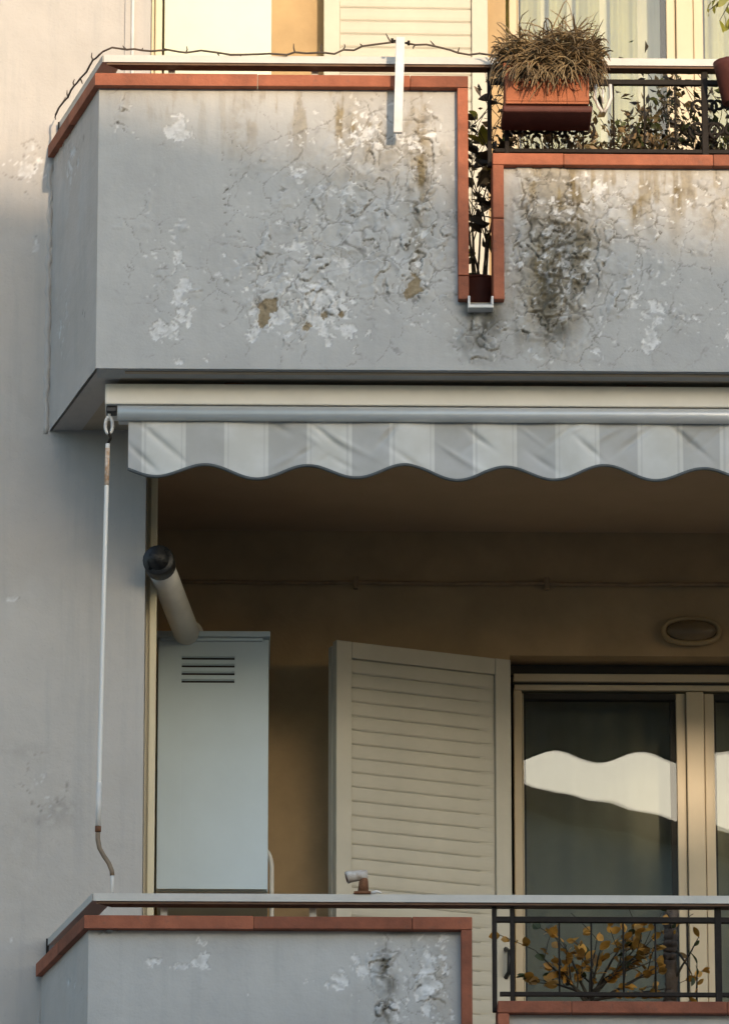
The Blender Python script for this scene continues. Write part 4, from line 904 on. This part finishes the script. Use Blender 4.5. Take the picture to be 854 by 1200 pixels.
# trailing spray of yellow-green leaves entering at the top right
rr = random.Random(14); sp0 = at(875, -30, .2)
SPR = thing('trailing_plant', 'yellow-green leafy spray hanging in at the top right corner', 'plant', sp0)
mb = MB(); tips = []
for (tx, ty) in ((832,14),(842,24),(852,30),(836,4),(866,20)):
    v = at(tx, ty, .2)-sp0; branch(mb, sp0, v, v.length, .004, rr, 0, tips, .08, 7)
mb.build('stems', 'twig', SPR, True)
for p, d, dp in tips: put_leaf(SPR, 'leaf_bright', p, d+Vector((rr.uniform(-1,1), rr.uniform(-1,1), rr.uniform(-1,.3))), rr, .8)
bk = MB(); bk.tube([sp0, sp0+Vector((0,0,.5)), sp0+Vector((.05,0,ZB+ST-sp0.z-.5))], .003, 6).build('hanging_cord', 'wire', SPR, True)

# ================================================================== ACROSS THE STREET
LY = -30.0
def house(label, x0, x1, zl, zr, zt, xr, depth, m, seed, wins=True):
    """gabled house facing us: eaves heights at its ends, ridge at xr"""
    T = thing('house', label, 'house', ((x0+x1)/2, LY-depth/2, GZ), 'houses across the street')
    y0, y1 = LY-depth, LY-.2
    MB().prism([(x0+.15,GZ),(x1-.002,GZ),(x1-.002,zr-.1),(xr,zt-.1),(x0+.15,zl-.1)], y0, y1).build('wall', m, T)
    for (xa, za, xb, zb) in ((x0, zl, xr, zt), (xr, zt, x1, zr)):
        MB().prism([(xa,za-.2),(xb,zb-.2),(xb,zb),(xa,za)], y0-.3, LY).build('roof', 'roof', T)
    n = max(1, int((x1-x0)/2.6)); rr = random.Random(seed)
    for f in range(3):
        for i in range(n):
            x = x0+(x1-x0)*(i+.5)/n; z = GZ+1.1+f*3.1
            if z+1.6 > min(zl, zr)-.4: continue
            w_ = MB(); w_.box(x-.6, x-.5, y1, y1+.06, z, z+1.5); w_.box(x+.5, x+.6, y1, y1+.06, z, z+1.5); w_.box(x-.5, x+.5, y1, y1+.06, z+1.4, z+1.5); w_.box(x-.7, x+.7, y1, y1+.14, z-.08, z-.001)
            w_.box(x-.03, x+.03, y1, y1+.05, z, z+1.399); wo = w_.build('window', 'white', T)
            BX(x-.5, x+.5, y1+.004, y1+.02, z, z+1.4).build('pane', 'framedark', wo)
    BX(xr+1.2, xr+1.7, y0+1.5, y0+2, zt-1.2, zt+.15, bevel=.02).build('chimney', m, T)
    return T
# roof line seen in the lower glazing and throwing its soft shadow edge on the balcony
ZRP = 10.64; XRP = 1.2; SLP = .235
XEND = 10.55
house('gabled house across the street, its dark roof slope reflected in the lower window', XRP-9.4, XEND, ZRP-SLP*9.4, ZRP-SLP*(XEND-XRP), ZRP, XRP, 11, 'housewall', 1)
HB = house('lower rose house across the street with an added sun-blocking wall on its roof', XEND+.05, XEND+12, 5.4, 5.4, 6.3, XEND+6, 11, 'housewall2', 2)
house('low house across the street to the left of the gabled house', XRP-20, XRP-9.6, 6.8, 6.8, 8.2, XRP-14.8, 11, 'housewall2', 3)
# added wall blocking the sun, its one opening aimed at the lower door frame
SP = at(806, 925, BY+.1); tt = (SP.y-(LY-.35))/(-SUND.y); HO = SP+SUND*tt
ox0, ox1, oz0, oz1 = HO.x-.15, HO.x+.15, HO.z-.13, HO.z+.13; tx0, tx1, tz1 = XEND+.003, XEND+12, ZRP-SLP*(XEND-XRP)-.02
mb = MB(); ya, yb = LY-.45, LY-.26
mb.box(tx0, ox0, ya, yb, 4.6, tz1); mb.box(ox1, tx1, ya, yb, 4.6, tz1); mb.box(ox0, ox1, ya+.001, yb-.001, 4.6, oz0); mb.box(ox0, ox1, ya+.001, yb-.001, oz1, tz1)
mb.build('sun_blocker_wall', 'housewall2', HB)

SC.render.engine = 'CYCLES'
SC.cycles.max_bounces = 6; SC.cycles.diffuse_bounces = 4; SC.cycles.glossy_bounces = 3; SC.cycles.transmission_bounces = 3; SC.cycles.transparent_max_bounces = 8
